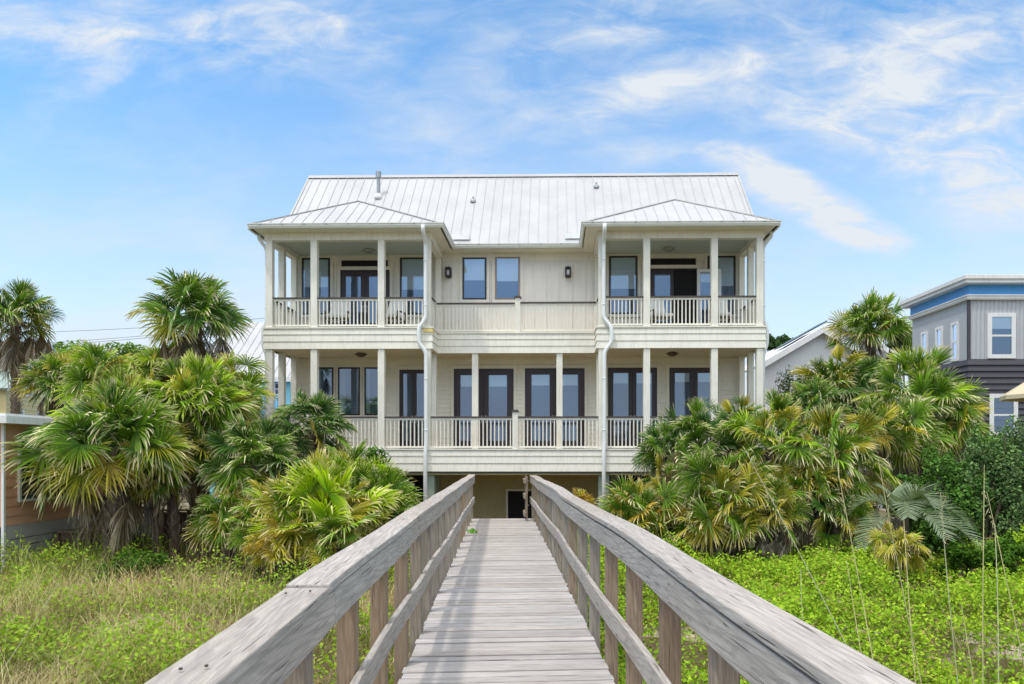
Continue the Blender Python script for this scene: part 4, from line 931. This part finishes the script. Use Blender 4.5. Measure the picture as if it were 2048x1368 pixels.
# yellow house far left
def gable_house(name, loc, rz, w, l, h, rise, wall, roof, label, over=.35, axis='y', zb=-2.0):
    o = empty(name, loc, rz, label, 'house', 'neighbouring houses'); mb = MB(); mb.box(-w/2, w/2, 0, l, zb, h)
    if axis == 'y': mb.add([(-w/2, 0, h), (w/2, 0, h), (0, 0, h+rise), (-w/2, l, h), (w/2, l, h), (0, l, h+rise)], [(0, 1, 2), (5, 4, 3)])
    else: mb.add([(-w/2, 0, h), (-w/2, l, h), (-w/2, l/2, h+rise), (w/2, 0, h), (w/2, l, h), (w/2, l/2, h+rise)], [(0, 2, 1), (3, 4, 5)])
    mb.build('wall', M[wall], o); mb = MB()
    if axis == 'y':
        k = rise/(w/2)
        for sx in (-1, 1): roof_quad(mb, [(sx*(w/2+over), -over, h-k*over+.02), (sx*(w/2+over), l+over, h-k*over+.02), (0, l+over, h+rise+.02), (0, -over, h+rise+.02)], .12)
    else:
        k = rise/(l/2)
        roof_quad(mb, [(-w/2-over, -over, h-k*over+.02), (w/2+over, -over, h-k*over+.02), (w/2+over, l/2, h+rise+.02), (-w/2-over, l/2, h+rise+.02)], .12)
        roof_quad(mb, [(-w/2-over, l+over, h-k*over+.02), (w/2+over, l+over, h-k*over+.02), (w/2+over, l/2, h+rise+.02), (-w/2-over, l/2, h+rise+.02)], .12)
        x = -w/2-over+.3
        while x < w/2+over: mb.tube([(x, -over, h-k*over+.03), (x, l/2, h+rise+.03)], .025, 4, (.8, .8, .8, 1)); x += .45
    mb.build('roof', M[roof], o); return o
Y0 = 34.0; xg = W(24, 768, Y0)[0]-.3; ez = W(28, 766, Y0)[2]
yh = gable_house('yellow_house', (xg-6, Y0, 0), 0, 12, 5.4, ez, 2.3, 'yellow', 'greenroof', 'pale yellow house with grey-green roof behind the far left palm', .35, 'x')
mb = MB(); z = ez-.25
while z > -1: mb.box(6.001, 6.02, .05, 5.35, z-.015, z+.01); z -= .24
mb.build('siding_lines', M['wall'], yh)
mb = MB(); mb.add([(6.38, -.37, ez-.45), (6.38, 2.7, ez+2.3-.18), (6.38, 2.7, ez+2.3+.08), (6.38, -.37, ez-.18)], [(0, 1, 2, 3)]); mb.build('rake_board', M['fascia'], yh)
side_window(yh, 6, 1.1, 1.75, ez-.55, ez+.35, 1, M['fascia'], .08, True)
side_window(yh, 6, .35, 1.15, ez-2.6, ez-1.3, 1, M['fascia'], .08, True); side_window(yh, 6, 2.0, 2.8, ez-2.6, ez-1.3, 1, M['fascia'], .08, True)
# turquoise cottage seen between the tallest palm and the house
Yt = 38.0; a = W(400, 752, Yt); b_ = W(580, 752, Yt); tp = W(500, 645, Yt+4.5)
tc = gable_house('turquoise_cottage', ((a[0]+b_[0])/2, Yt, 0), 0, b_[0]-a[0], 9, a[2], tp[2]-a[2], 'turq', 'roof', 'turquoise cottage with pale metal roof seen beside the left corner of the house', .3, 'x')
mb = MB(); w2 = (b_[0]-a[0])/2; mb.box(-w2-.4, w2+.4, -.36, -.30, a[2]-.35, a[2]-.10); mb.build('fascia', M['fascia'], tc)
cx = (a[0]+b_[0])/2
p = W(500, 756, Yt); q = W(513, 800, Yt); mb = MB(); mb.box(p[0]-cx-.9, q[0]-cx-.35, -.03, -.002, q[2]-.6, p[2]-.1); mb.build('porch_panel', M['wall'], tc)
p = W(549, 766, Yt); q = W(564, 790, Yt); front_window(tc, p[0]-cx, q[0]-cx, 0, q[2], p[2], M['fascia'], .06, True)
p = W(545, 795, Yt-1.5); q = W(566, 820, Yt-1.5); rl = MB(); rl.box(-w2, w2, -1.6, -1.52, p[2]-.06, p[2]); x = -w2
while x < w2: rl.box(x, x+.04, -1.58, -1.54, q[2], p[2]-.06); x += .14
rl.box(-w2, w2, -1.62, 0, q[2]-.2, q[2]); rl.build('balcony_railing', M['blue'], tc)
# white gabled house behind on the right
Yw = 36.0; pk1 = W(1570, 650, Yw); p0 = W(1630, 662, Yw)
def gab(name, uL, vL, uP, vP, uR, Y, depth, parent, mat_roof):
    l_, p_, r_ = W(uL, vL, Y), W(uP, vP, Y), W(uR, vL, Y); x0 = wh_x; mb = MB()
    mb.add([(l_[0]-x0, Y-Yw, -2), (r_[0]-x0, Y-Yw, -2), (r_[0]-x0, Y-Yw, l_[2]), (p_[0]-x0, Y-Yw, p_[2]-.15), (l_[0]-x0, Y-Yw, l_[2])], [(0, 1, 2, 3, 4)]); mb.build('gable_wall', M['palewall'], parent)
    for e_ in (l_, r_):
        k = (p_[2]-e_[2])/(p_[0]-e_[0]); ex = e_[0]+(.5 if e_ is r_ else -.5); ez = e_[2]+k*(ex-e_[0])
        mb = MB(); P = [(ex-x0, Y-Yw-.4, ez), (ex-x0, Y-Yw+depth, ez), (p_[0]-x0, Y-Yw+depth, p_[2]), (p_[0]-x0, Y-Yw-.4, p_[2])]; roof_quad(mb, P, .1); mb.build('roof', M[mat_roof], parent)
        mb = MB(); mb.add([(ex-x0, Y-Yw-.43, ez-.30), (p_[0]-x0, Y-Yw-.43, p_[2]-.30), (p_[0]-x0, Y-Yw-.43, p_[2]+.03), (ex-x0, Y-Yw-.43, ez+.03)], [(0, 1, 2, 3)]); mb.build('rake_board', M['fascia'], parent)
wh_x = W(1640, 700, Yw)[0]
wh = empty('white_gabled_house', (wh_x, Yw, 0), 0, 'white house with two stepped gables behind the right palms', 'house', 'neighbouring houses')
gab('front', 1530, 722, 1640, 657, 1750, Yw, 8, wh, 'palewall'); gab('rear', 1560, 710, 1668, 642, 1790, Yw+3, 8, wh, 'palewall')
p_, l_ = W(1645, 645, Yw+1.6), W(1560, 693, Yw+1.6)
mb = MB(); roof_quad(mb, [(l_[0]-wh_x, 1.0, l_[2]), (p_[0]-wh_x, 1.0, p_[2]), (p_[0]-wh_x, 2.6, p_[2]+.0), (l_[0]-wh_x, 2.6, l_[2])], .06); mb.build('solar_panel', M['solar'], wh)
# grey, charcoal and blue house at the right edge
Yg = 22.0; gX = W(1937, 700, Yg)[0]; gh = empty('grey_blue_house', (gX, Yg, 0), 0, 'grey corrugated house with charcoal lower floor and blue band under a white flat roof', 'house', 'neighbouring houses')
zm = W(1937, 718, Yg)[2]; zt = W(1937, 600, Yg)[2]; zbl = W(1937, 592, Yg)[2]; zrf = W(1937, 574, Yg)[2]+.09; ztop = W(1937, 556, Yg)[2]
Lg = 3.4
mb = MB(); mb.box(.03, 9, .03, Lg, zm, zt); mb.build('side_wall', M['greymetal'], gh)
mb = MB(); x = 0
while x < 8.9: mb.add([(x, .03, zm), (x+.05, -.0, zm), (x+.09, 0, zm), (x+.14, .03, zm), (x, .03, zt), (x+.05, -.0, zt), (x+.09, 0, zt), (x+.14, .03, zt)], [(0, 1, 5, 4), (1, 2, 6, 5), (2, 3, 7, 6)]); x += .14
mb.build('front_wall', M['greymetal'], gh)
mb = MB(); z = zm-.02
while z > -2: mb.sweep([(-.01, Lg), (-.01, -.02), (9, -.02)], [(.0, z), (.05, z-.17), (.0, z-.20)]); z -= .20
mb.box(.0, 9, .0, Lg, -2, zm-.01); mb.build('lower_siding', M['charcoal'], gh)
mb = MB(); mb.box(-.02, .06, -.02, .06, zm-.3, zt); mb.build('corner_trim', M['charcoal'], gh)
mb = MB(); mb.sweep([(-.0, Lg), (0, 0), (9, 0)], [(-.05, zt), (.08, zt), (.10, zt+.05), (.10, zt+.11), (.13, zt+.12), (.13, zt+.15), (-.05, zt+.15)]); mb.build('cornice', M['fascia'], gh)
mb = MB(); mb.box(.06, 9, .06, Lg+.2, zt+.19, zrf+.02); mb.build('blue_band', M['blue'], gh)
mb = MB(); mb.box(-.22, 9, -.22, Lg+.35, zrf, zrf+.12); mb.box(-.27, 9, -.27, Lg+.41, zrf+.12, zrf+.235); mb.box(-.24, 9, -.24, Lg+.38, zrf+.235, zrf+.26, (.7, .7, .7, 1)); mb.build('roof', M['fascia'], gh)
p, q = W(1974, 626, Yg), W(2030, 717, Yg); front_window(gh, p[0]-gX, q[0]-gX, -.0, q[2], p[2], M['fascia'], .13, True, .35)
p, q = W(1976, 788, Yg), W(2032, 860, Yg); front_window(gh, p[0]-gX, q[0]-gX, -.05, q[2]-.2, p[2], M['fascia'], .13, True)
for u0, u1 in ((1842, 1855), (1871, 1885), (1902, 1917)):
    ya, yb = gX*F/(u1-PU), gX*F/(u0-PU); zz0 = W(u1, 722, ya)[2]; zz1 = W(u1, 634, ya)[2]
    side_window(gh, .03, ya-Yg, yb-Yg, zm+.02, zm+1.33, -1, M['fascia'], .09, True)
# tan canopy at the right edge
p = W(2085, 752, 16.5); q = W(2012, 790, 16.5); um = empty('patio_umbrella', (p[0], p[1], float(gz(p[0], p[1]))), 0, 'tan canvas canopy edge poking in at the right edge of the picture', 'umbrella')
zb = float(gz(p[0], p[1])); mb = MB(); n = 8; rr = p[0]-q[0]; V = [(0, 0, p[2]-zb+.12)]; a0 = math.pi/8
for k in range(n): w = 2*math.pi*k/n; V.append((rr*math.cos(w), rr*math.sin(w), q[2]-zb))
for k in range(n): w = 2*math.pi*k/n; V.append((rr*math.cos(w), rr*math.sin(w), q[2]-zb-.10))
mb.add(V, [(0, 1+k, 1+(k+1) % n) for k in range(n)]+[(1+k, 9+k, 9+(k+1) % n, 1+(k+1) % n) for k in range(n)]); mb.build('canopy', M['tan'], um)
mb = MB(); mb.tube([(0, 0, 0), (0, 0, p[2]-zb+.1)], .03, 8); mb.build('pole', M['metal'], um)
# overhead wires
for i, (va, vb) in enumerate(((662, 630.5), (689, 638), (694, 642))):
    a, b_ = W(-120, va+5, 62), W(640, vb-6, 62); P = []
    for t in np.linspace(0, 1, 24): P.append(a*(1-t)+b_*t-UP*4*.5*t*(1-t))
    mb = MB(); mb.tube(P, .016, 5); o = mb.build('power_line', M['black'])
    tag(o, ('uppermost thin overhead wire crossing the sky left of the house', 'middle overhead wire, just above the lowest one', 'lowest overhead wire in the sky left of the house')[i], 'wire', 'overhead wires')

# ------------------------------------------------------------------ grass and ground cover
def rail_mask(x, y): return (np.abs(x+.0615*y) > .98)
def scatter(r, n, xa, xb, ya, yb, fall=1.2):
    t = r.random(n); y = ya*(yb/ya)**t if fall else r.uniform(ya, yb, n)
    x = r.uniform(xa, xb, n); return x, y
def value_noise(x, y, s, seed):
    r = np.random.default_rng(seed); G = r.random((64, 64)); fx, fy = (x/s) % 63, (y/s) % 63; i, j = fx.astype(int), fy.astype(int); a, b_ = fx-i, fy-j
    a = a*a*(3-2*a); b_ = b_*b_*(3-2*b_); i2, j2 = (i+1) % 64, (j+1) % 64
    return G[i, j]*(1-a)*(1-b_)+G[i2, j]*a*(1-b_)+G[i, j2]*(1-a)*b_+G[i2, j2]*a*b_
def blades(P, r, x, y, h, curl, w, cols):
    n = len(x); z = gz(x, y)-.03; az = r.uniform(0, 6.283, n); d = np.stack([np.cos(az), np.sin(az), 0*az], 1); sd = np.stack([-np.sin(az), np.cos(az), 0*az], 1)
    st = []; a0 = r.uniform(.0, .55, n); base = np.stack([x, y, z], 1); p = base.copy(); m = 6; ang = a0
    for k in range(m):
        wk = w*(1-k/(m-1)*.9); st.append(np.stack([p-sd*wk[:, None], p+sd*wk[:, None]], 1))
        p = p+(d*np.sin(ang)[:, None]+UP*np.cos(ang)[:, None])*(h/(m-1))[:, None]; ang = ang+curl*(.4+.25*k)
    V = np.stack(st, 1).reshape(-1, 3); k = np.arange(n)[:, None]*(2*m)+np.arange(m-1)[None, :]*2
    P.add(V, np.stack([k, k+1, k+3, k+2], -1).reshape(-1, 4), np.repeat(cols, 2*m, 0))
def leaves(P, r, x, y, zoff, size, cols):
    n = len(x); p = np.stack([x, y, gz(x, y)+zoff], 1); nn = nrmz(r.normal(0, .75, (n, 3))+UP*.8-np.array((0, .3, 0))); a = nrmz(np.cross(nn, r.normal(0, 1, (n, 3)))); b_ = np.cross(nn, a); s = size[:, None]
    V = np.stack([p-a*s, p+b_*s*.55, p+a*s, p-b_*s*.55], 1).reshape(-1, 3); P.add(V, np.arange(n*4).reshape(-1, 4), np.repeat(cols, 4, 0))
r = np.random.default_rng(3)
# left: tawny curling grass with green patches
P = NP(); n = 105000; x, y = scatter(r, n, -17, -.4, 3.6, 16.5); k = rail_mask(x, y) & (x < 0) & (x > -.92*y-1.2); x, y = x[k], y[k]
cl = value_noise(x, y, .42, 5); pt = value_noise(x, y, 1.25, 6); k = (cl > .34) | (r.random(len(x)) < .22); x, y, pt, cl = x[k], y[k], pt[k], cl[k]; n = len(x)
green = np.clip((pt-.43)*4+.25*sstep(9, 15, y), 0, 1)*r.uniform(.5, 1, n)
c1 = lerp((.46, .35, .17), (.84, .70, .42), r.random(n)[:, None]); c2 = lerp((.20, .28, .04), (.46, .54, .09), r.random(n)[:, None])
cols = c1*(1-green[:, None])+c2*green[:, None]; cols *= (.55+.75*cl)[:, None]; br = r.random(n) < .14; cols[br] = np.array((.20, .13, .07))*r.uniform(.6, 1.3, br.sum())[:, None]
blades(P, r, x, y, r.uniform(.25, .85, n)*(.45+.9*cl)*(.6+.8*value_noise(x+30, y, .9, 44)), r.uniform(.1, 1.05, n), r.uniform(.0022, .0045, n)*(.6+y*.075), cols)
tag(P.build('dune_grass', M['grass']), 'tawny curling dune grass with green patches left of the boardwalk', None, 'ground vegetation', 'stuff')
def cover(n, xa, xb, left, seed):
    r = np.random.default_rng(seed); x, y = scatter(r, n, xa, xb, 4.0, 17.0); k = rail_mask(x, y) & (np.abs(x) < .95*y+1.5) & ((x < 0) if left else (x > 0)); x, y = x[k], y[k]
    pt = value_noise(x, y, 1.25, 6) if left else value_noise(x, y, 1.6, 9); cl = value_noise(x, y, .34, 10); c3 = value_noise(x, y, .12, 12)
    k = (pt > .44+.22*r.random(len(x))) if left else ((pt > .24) | (r.random(len(x)) < .28)); x, y, pt, cl, c3 = x[k], y[k], pt[k], cl[k], c3[k]; n = len(x)
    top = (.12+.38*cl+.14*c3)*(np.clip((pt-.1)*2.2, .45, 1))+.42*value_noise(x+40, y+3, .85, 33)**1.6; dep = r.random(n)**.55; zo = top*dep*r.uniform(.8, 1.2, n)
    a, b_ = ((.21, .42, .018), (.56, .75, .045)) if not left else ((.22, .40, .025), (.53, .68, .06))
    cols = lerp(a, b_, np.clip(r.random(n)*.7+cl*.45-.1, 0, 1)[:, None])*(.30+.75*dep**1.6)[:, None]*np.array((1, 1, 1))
    yl = (r.random(n) < .08); cols[yl] = lerp((.40, .34, .06), (.42, .30, .14), r.random(yl.sum())[:, None])
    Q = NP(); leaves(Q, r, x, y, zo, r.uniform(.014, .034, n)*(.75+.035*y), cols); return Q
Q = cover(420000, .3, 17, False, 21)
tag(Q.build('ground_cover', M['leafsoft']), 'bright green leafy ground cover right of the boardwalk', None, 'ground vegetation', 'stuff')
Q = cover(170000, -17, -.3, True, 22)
tag(Q.build('ground_cover', M['leafsoft']), 'patches of yellow-green leafy ground cover in the left dune grass', None, 'ground vegetation', 'stuff')
P = NP(); r = np.random.default_rng(4); n = 15000; x, y = scatter(r, n, .4, 16, 3.8, 16); k = rail_mask(x, y) & (x < .9*y+1); x, y = x[k], y[k]; pt = value_noise(x, y, 1.6, 9); k = (pt < .38) | (r.random(len(x)) < .22); x, y = x[k], y[k]; n = len(x)
blades(P, r, x, y, r.uniform(.2, .5, n), r.uniform(.05, .5, n), r.uniform(.002, .004, n)*(.6+y*.07), lerp((.18, .17, .05), (.46, .38, .2), r.random(n)[:, None]))
tag(P.build('dune_grass', M['grass']), 'sparse tan grass among the green ground cover right of the boardwalk', None, 'ground vegetation', 'stuff')
# tall sea oat stalks
ST = [((1700, 1310), (1490, 900), 6.6, 'leaning yellow stalk nearest the right handrail, slanting up to the left'),
 ((1745, 1335), (1672, 905), 6.8, 'straight tan stalk second from the right handrail'),
 ((1840, 1365), (1760, 915), 6.2, 'tan stalk with a feathery top rising past the feather palm'),
 ((1918, 1368), (1882, 985), 6.2, 'pale stalk between the feather palm and the dark shrubs'),
 ((1970, 1368), (1966, 930), 6.2, 'nearly vertical pale stalk in front of the dark shrub'),
 ((2052, 1340), (1970, 985), 6.4, 'stalk leaning to the left out of the lower right corner'),
 ((1995, 1368), (1988, 1048), 6.2, 'short upright stalk crossing the leaning corner stalk'),
 ((1944, 1368), (1925, 1210), 6.2, 'shortest green-tan stalk at the bottom right'),
 ((1722, 1312), (1697, 1120), 6.9, 'faint grey stalk close to the straight tan stalk'),
 ((1608, 1240), (1603, 1138), 7.6, 'thin upright stalk above the right handrail'),
 ((1835, 1368), (1806, 1040), 6.25, 'twin stalk close beside the feathery-topped stalk'),
 ((1922, 1300), (1858, 1170), 6.6, 'thin stalk slanting left in the middle of the ground cover'),
 ((10, 1330), (118, 1160), 6.6, 'dry stalk leaning right in the left foreground grass'),
 ((222, 1330), (258, 1200), 6.9, 'thin pale stalk in the grass between the orange house and the left handrail')]
for i, (b_, t_, Y, lab) in enumerate(ST):
    r = np.random.default_rng(100+i); a = W(*b_, Y); c = W(*t_, Y+r.uniform(-.2, .3)); a = a+(a-c)*((a[2]+1.0)/max(.2, c[2]-a[2])) if a[2] > -1 else a
    m = 9; P = [a*(1-t)+c*t+np.array((math.sin(t*3.0+i)*.018, 0, 0)) for t in np.linspace(0, 1, m)]
    mb = MB(); cc = (.80, .70, .40, 1) if i % 3 else (.76, .72, .52, 1); mb.tube(P, [.0062*(1-.55*t) for t in np.linspace(0, 1, m)], 5, cc)
    if i in (0, 2, 5, 3):
        L = np.linalg.norm(c-a); tv = (c-a)/L
        for k in range(16):
            q = c-tv*L*.22*(k/16); d = r.normal(0, 1, 3)*.035+tv*.05-UP*.025; mb.tube([q, q+d*.6, q+d], [.0026, .0036, .0012], 3, (.78, .68, .44, 1))
    if True:
        for k in range(3):
            q = a+(c-a)*r.uniform(.1, .4); d = r.normal(0, .12, 3); d[2] = .25; mb.tube([q, q+d*.6, q+d*np.array((1.5, 1.5, .85))], [.002, .002, .0006], 3, (.30, .34, .10, 1))
    tag(mb.build('sea_oat_stalk', M['grass']), lab, 'grass stalk', 'tall sea oat stalks')
# vine sprig poking through the left railing
c = W(943, 1066, 13.6); r = np.random.default_rng(9); mb = MB()
mb.tube([c+(-.12, .03, -.05), c+(-.03, -.01, .04), c+(.05, -.04, -.02), c+(.13, -.06, -.22)], [.006, .006, .005, .002], 5, (.20, .15, .08, 1))
for dx, dz, s in ((.02, .05, .085), (.10, .03, .045), (.15, -.04, .035), (-.06, .05, .035), (.12, -.12, .02)):
    q = c+(dx, -.06, dz); t = r.uniform(-.6, .6); V = []
    for k in range(8): w = 2*math.pi*k/8; V.append(q+(math.cos(w)*s*.62, math.sin(w)*.02, math.sin(w+t*.3)*s*.62*(1.15 if k in (5, 6, 7) else 1)))
    mb.add(V, [tuple(range(8))], (.16, .42, .03, 1))
tag(mb.build('vine_sprig', M['leafsoft']), 'small bright green vine sprig poking through the left railing onto the deck', 'plant')

# ------------------------------------------------------------------ sky, sun, camera
SUN_EL, SUN_A = R_(65), R_(46)                         # high sun, behind the camera to the left
ts = Vector((-math.sin(SUN_A)*math.cos(SUN_EL), -math.cos(SUN_A)*math.cos(SUN_EL), math.sin(SUN_EL)))
sd = bpy.data.lights.new('sun', 'SUN'); sd.energy = 2.0; sd.angle = R_(3.5); sd.color = (1.0, .955, .88)
so = bpy.data.objects.new('sun', sd); COL.objects.link(so); so.rotation_euler = ts.to_track_quat('Z', 'Y').to_euler()
w = bpy.data.worlds.new('World'); scene.world = w; w.use_nodes = True; t = w.node_tree; t.nodes.clear()
def N(typ, **kw):
    x = t.nodes.new(typ)
    for k, v in kw.items(): setattr(x, k, v)
    return x
def LK(a, b): t.links.new(a, b)
out = N('ShaderNodeOutputWorld'); bg = N('ShaderNodeBackground'); LK(bg.outputs[0], out.inputs[0])
STR = .12; bg.inputs['Strength'].default_value = STR
sky = N('ShaderNodeTexSky', sky_type='NISHITA'); sky.sun_disc = False; sky.sun_elevation = SUN_EL; sky.sun_rotation = math.atan2(ts.x, ts.y); sky.air_density = 1.0; sky.dust_density = .3; sky.ozone_density = 1.6
tc = N('ShaderNodeTexCoord'); sp = N('ShaderNodeSeparateXYZ'); LK(tc.outputs['Generated'], sp.inputs[0])
def MA(op, a, b=None, c=None, clamp=False):
    x = N('ShaderNodeMath', operation=op, use_clamp=clamp)
    for v, i in ((a, 0), (b, 1), (c, 2)):
        if v is None: continue
        if hasattr(v, 'links'): LK(v, x.inputs[i])
        else: x.inputs[i].default_value = v
    return x.outputs[0]
ya = MA('MAXIMUM', MA('ABSOLUTE', sp.outputs[1]), .12)
tx, tz = MA('DIVIDE', sp.outputs[0], ya), MA('DIVIDE', sp.outputs[2], ya)
cv = N('ShaderNodeCombineXYZ'); LK(tx, cv.inputs[0]); LK(tz, cv.inputs[1])
def noise(vec, sc, det, rough, dist=0, scale=(1, 1, 1), rot=0):
    m = N('ShaderNodeMapping'); m.inputs['Scale'].default_value = scale; m.inputs['Rotation'].default_value = (0, 0, rot); LK(vec, m.inputs[0])
    x = N('ShaderNodeTexNoise'); x.inputs['Scale'].default_value = sc; x.inputs['Detail'].default_value = det; x.inputs['Roughness'].default_value = rough; x.inputs['Distortion'].default_value = dist
    LK(m.outputs[0], x.inputs['Vector']); return x.outputs['Fac']
def blob(u, v, ru, rv, ang, wgt):
    """soft elliptical cloud bank: centre, half sizes (in photo pixels about the horizon), tilt"""
    m = N('ShaderNodeMapping', vector_type='TEXTURE'); m.inputs['Location'].default_value = ((u-PU)/F, (PV-v)/F, 0); m.inputs['Rotation'].default_value = (0, 0, R_(ang)); m.inputs['Scale'].default_value = (ru/F, rv/F, 1)
    LK(cv.outputs[0], m.inputs[0]); g = N('ShaderNodeTexGradient', gradient_type='SPHERICAL'); LK(m.outputs[0], g.inputs[0]); return MA('MULTIPLY', g.outputs['Fac'], wgt)
BL = [(330, 60, 520, 140, -4, 1.0), (640, 40, 330, 110, 10, 1.1), (170, 150, 170, 90, 40, .8), (60, 70, 220, 70, 0, .7), (780, 190, 260, 110, -40, .45), (1250, 60, 420, 210, 15, 1.0), (1480, 150, 420, 130, 12, .8),
      (1880, 180, 420, 280, -20, 1.1), (1960, 60, 340, 200, 0, .8), (1800, 265, 330, 80, -12, 1.5), (1615, 400, 260, 58, -27, 1.9), (1740, 456, 120, 30, -16, 1.6), (1560, 350, 130, 40, -30, .8), (1380, 300, 260, 40, 3, .75), (1120, 250, 300, 60, 20, .45), (1950, 360, 260, 90, -20, .6)]
acc = None
for q in BL:
    bv = blob(*q); acc = bv if acc is None else MA('ADD', acc, bv)
n1 = noise(cv.outputs[0], 3.4, 9, .52, .7, (1, 2.2, 1), R_(20)); n2 = noise(cv.outputs[0], 9, 10, .64, .7, (1, 2.6, 1), R_(26)); nz = MA('ADD', MA('MULTIPLY', n1, .65), MA('MULTIPLY', n2, .35))
d1 = MA('MULTIPLY', MA('MINIMUM', acc, 1.3), MA('MULTIPLY', MA('SUBTRACT', nz, .37), 4.4), clamp=True)
thin = MA('MULTIPLY', MA('SUBTRACT', nz, .46), .9, clamp=True)
haze = MA('MULTIPLY', MA('POWER', MA('SUBTRACT', 1.0, MA('MULTIPLY', tz, 1.70), clamp=True), 1.25), MA('ADD', .95, MA('MULTIPLY', n1, .5)), clamp=True)
d1 = MA('MULTIPLY', d1, MA('ADD', .50, MA('MULTIPLY', MA('SUBTRACT', n2, .25), 1.15)), clamp=True)
den = MA('ADD', MA('MULTIPLY', d1, 1.0), MA('ADD', thin, MA('MULTIPLY', haze, .92)), clamp=True)
# unseen bright cloud added overhead and behind the camera for fill light
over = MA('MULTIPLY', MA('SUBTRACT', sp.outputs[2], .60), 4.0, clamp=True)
sea = MA('MULTIPLY', MA('MULTIPLY', sp.outputs[1], -3.0, clamp=True), MA('MULTIPLY', MA('SUBTRACT', sp.outputs[2], .22), 3.0, clamp=True))  # added glow behind the camera so front faces get light
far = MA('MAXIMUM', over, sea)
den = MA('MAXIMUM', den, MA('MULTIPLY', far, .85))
tint = N('ShaderNodeMix', data_type='RGBA', blend_type='MULTIPLY'); tint.inputs[0].default_value = 1; LK(sky.outputs[0], tint.inputs[6]); tint.inputs[7].default_value = (1.40, 2.02, 2.20, 1)
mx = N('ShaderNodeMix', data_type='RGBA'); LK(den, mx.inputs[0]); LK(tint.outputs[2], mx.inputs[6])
k = .88/STR; cl = N('ShaderNodeMix', data_type='RGBA'); LK(far, cl.inputs[0]); cl.inputs[6].default_value = (k*.90, k*.96, k*1.03, 1); k_fill = 2.25/STR; cl.inputs[7].default_value = (k_fill, k_fill*.99, k_fill*.97, 1); LK(cl.outputs[2], mx.inputs[7])
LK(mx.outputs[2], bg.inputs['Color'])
cam = bpy.data.cameras.new('camera'); co = bpy.data.objects.new('camera', cam); COL.objects.link(co); scene.camera = co
co.location = (0, 0, CH); co.rotation_euler = (R_(90), 0, 0)
cam.sensor_width = 36; cam.lens = 36*F/2048; cam.shift_x = -(PU-1024)/2048; cam.shift_y = (PV-684)/2048; cam.clip_start = .05; cam.clip_end = 8000
scene.view_settings.view_transform = 'Standard'; scene.view_settings.look = 'None'; scene.view_settings.exposure = 0
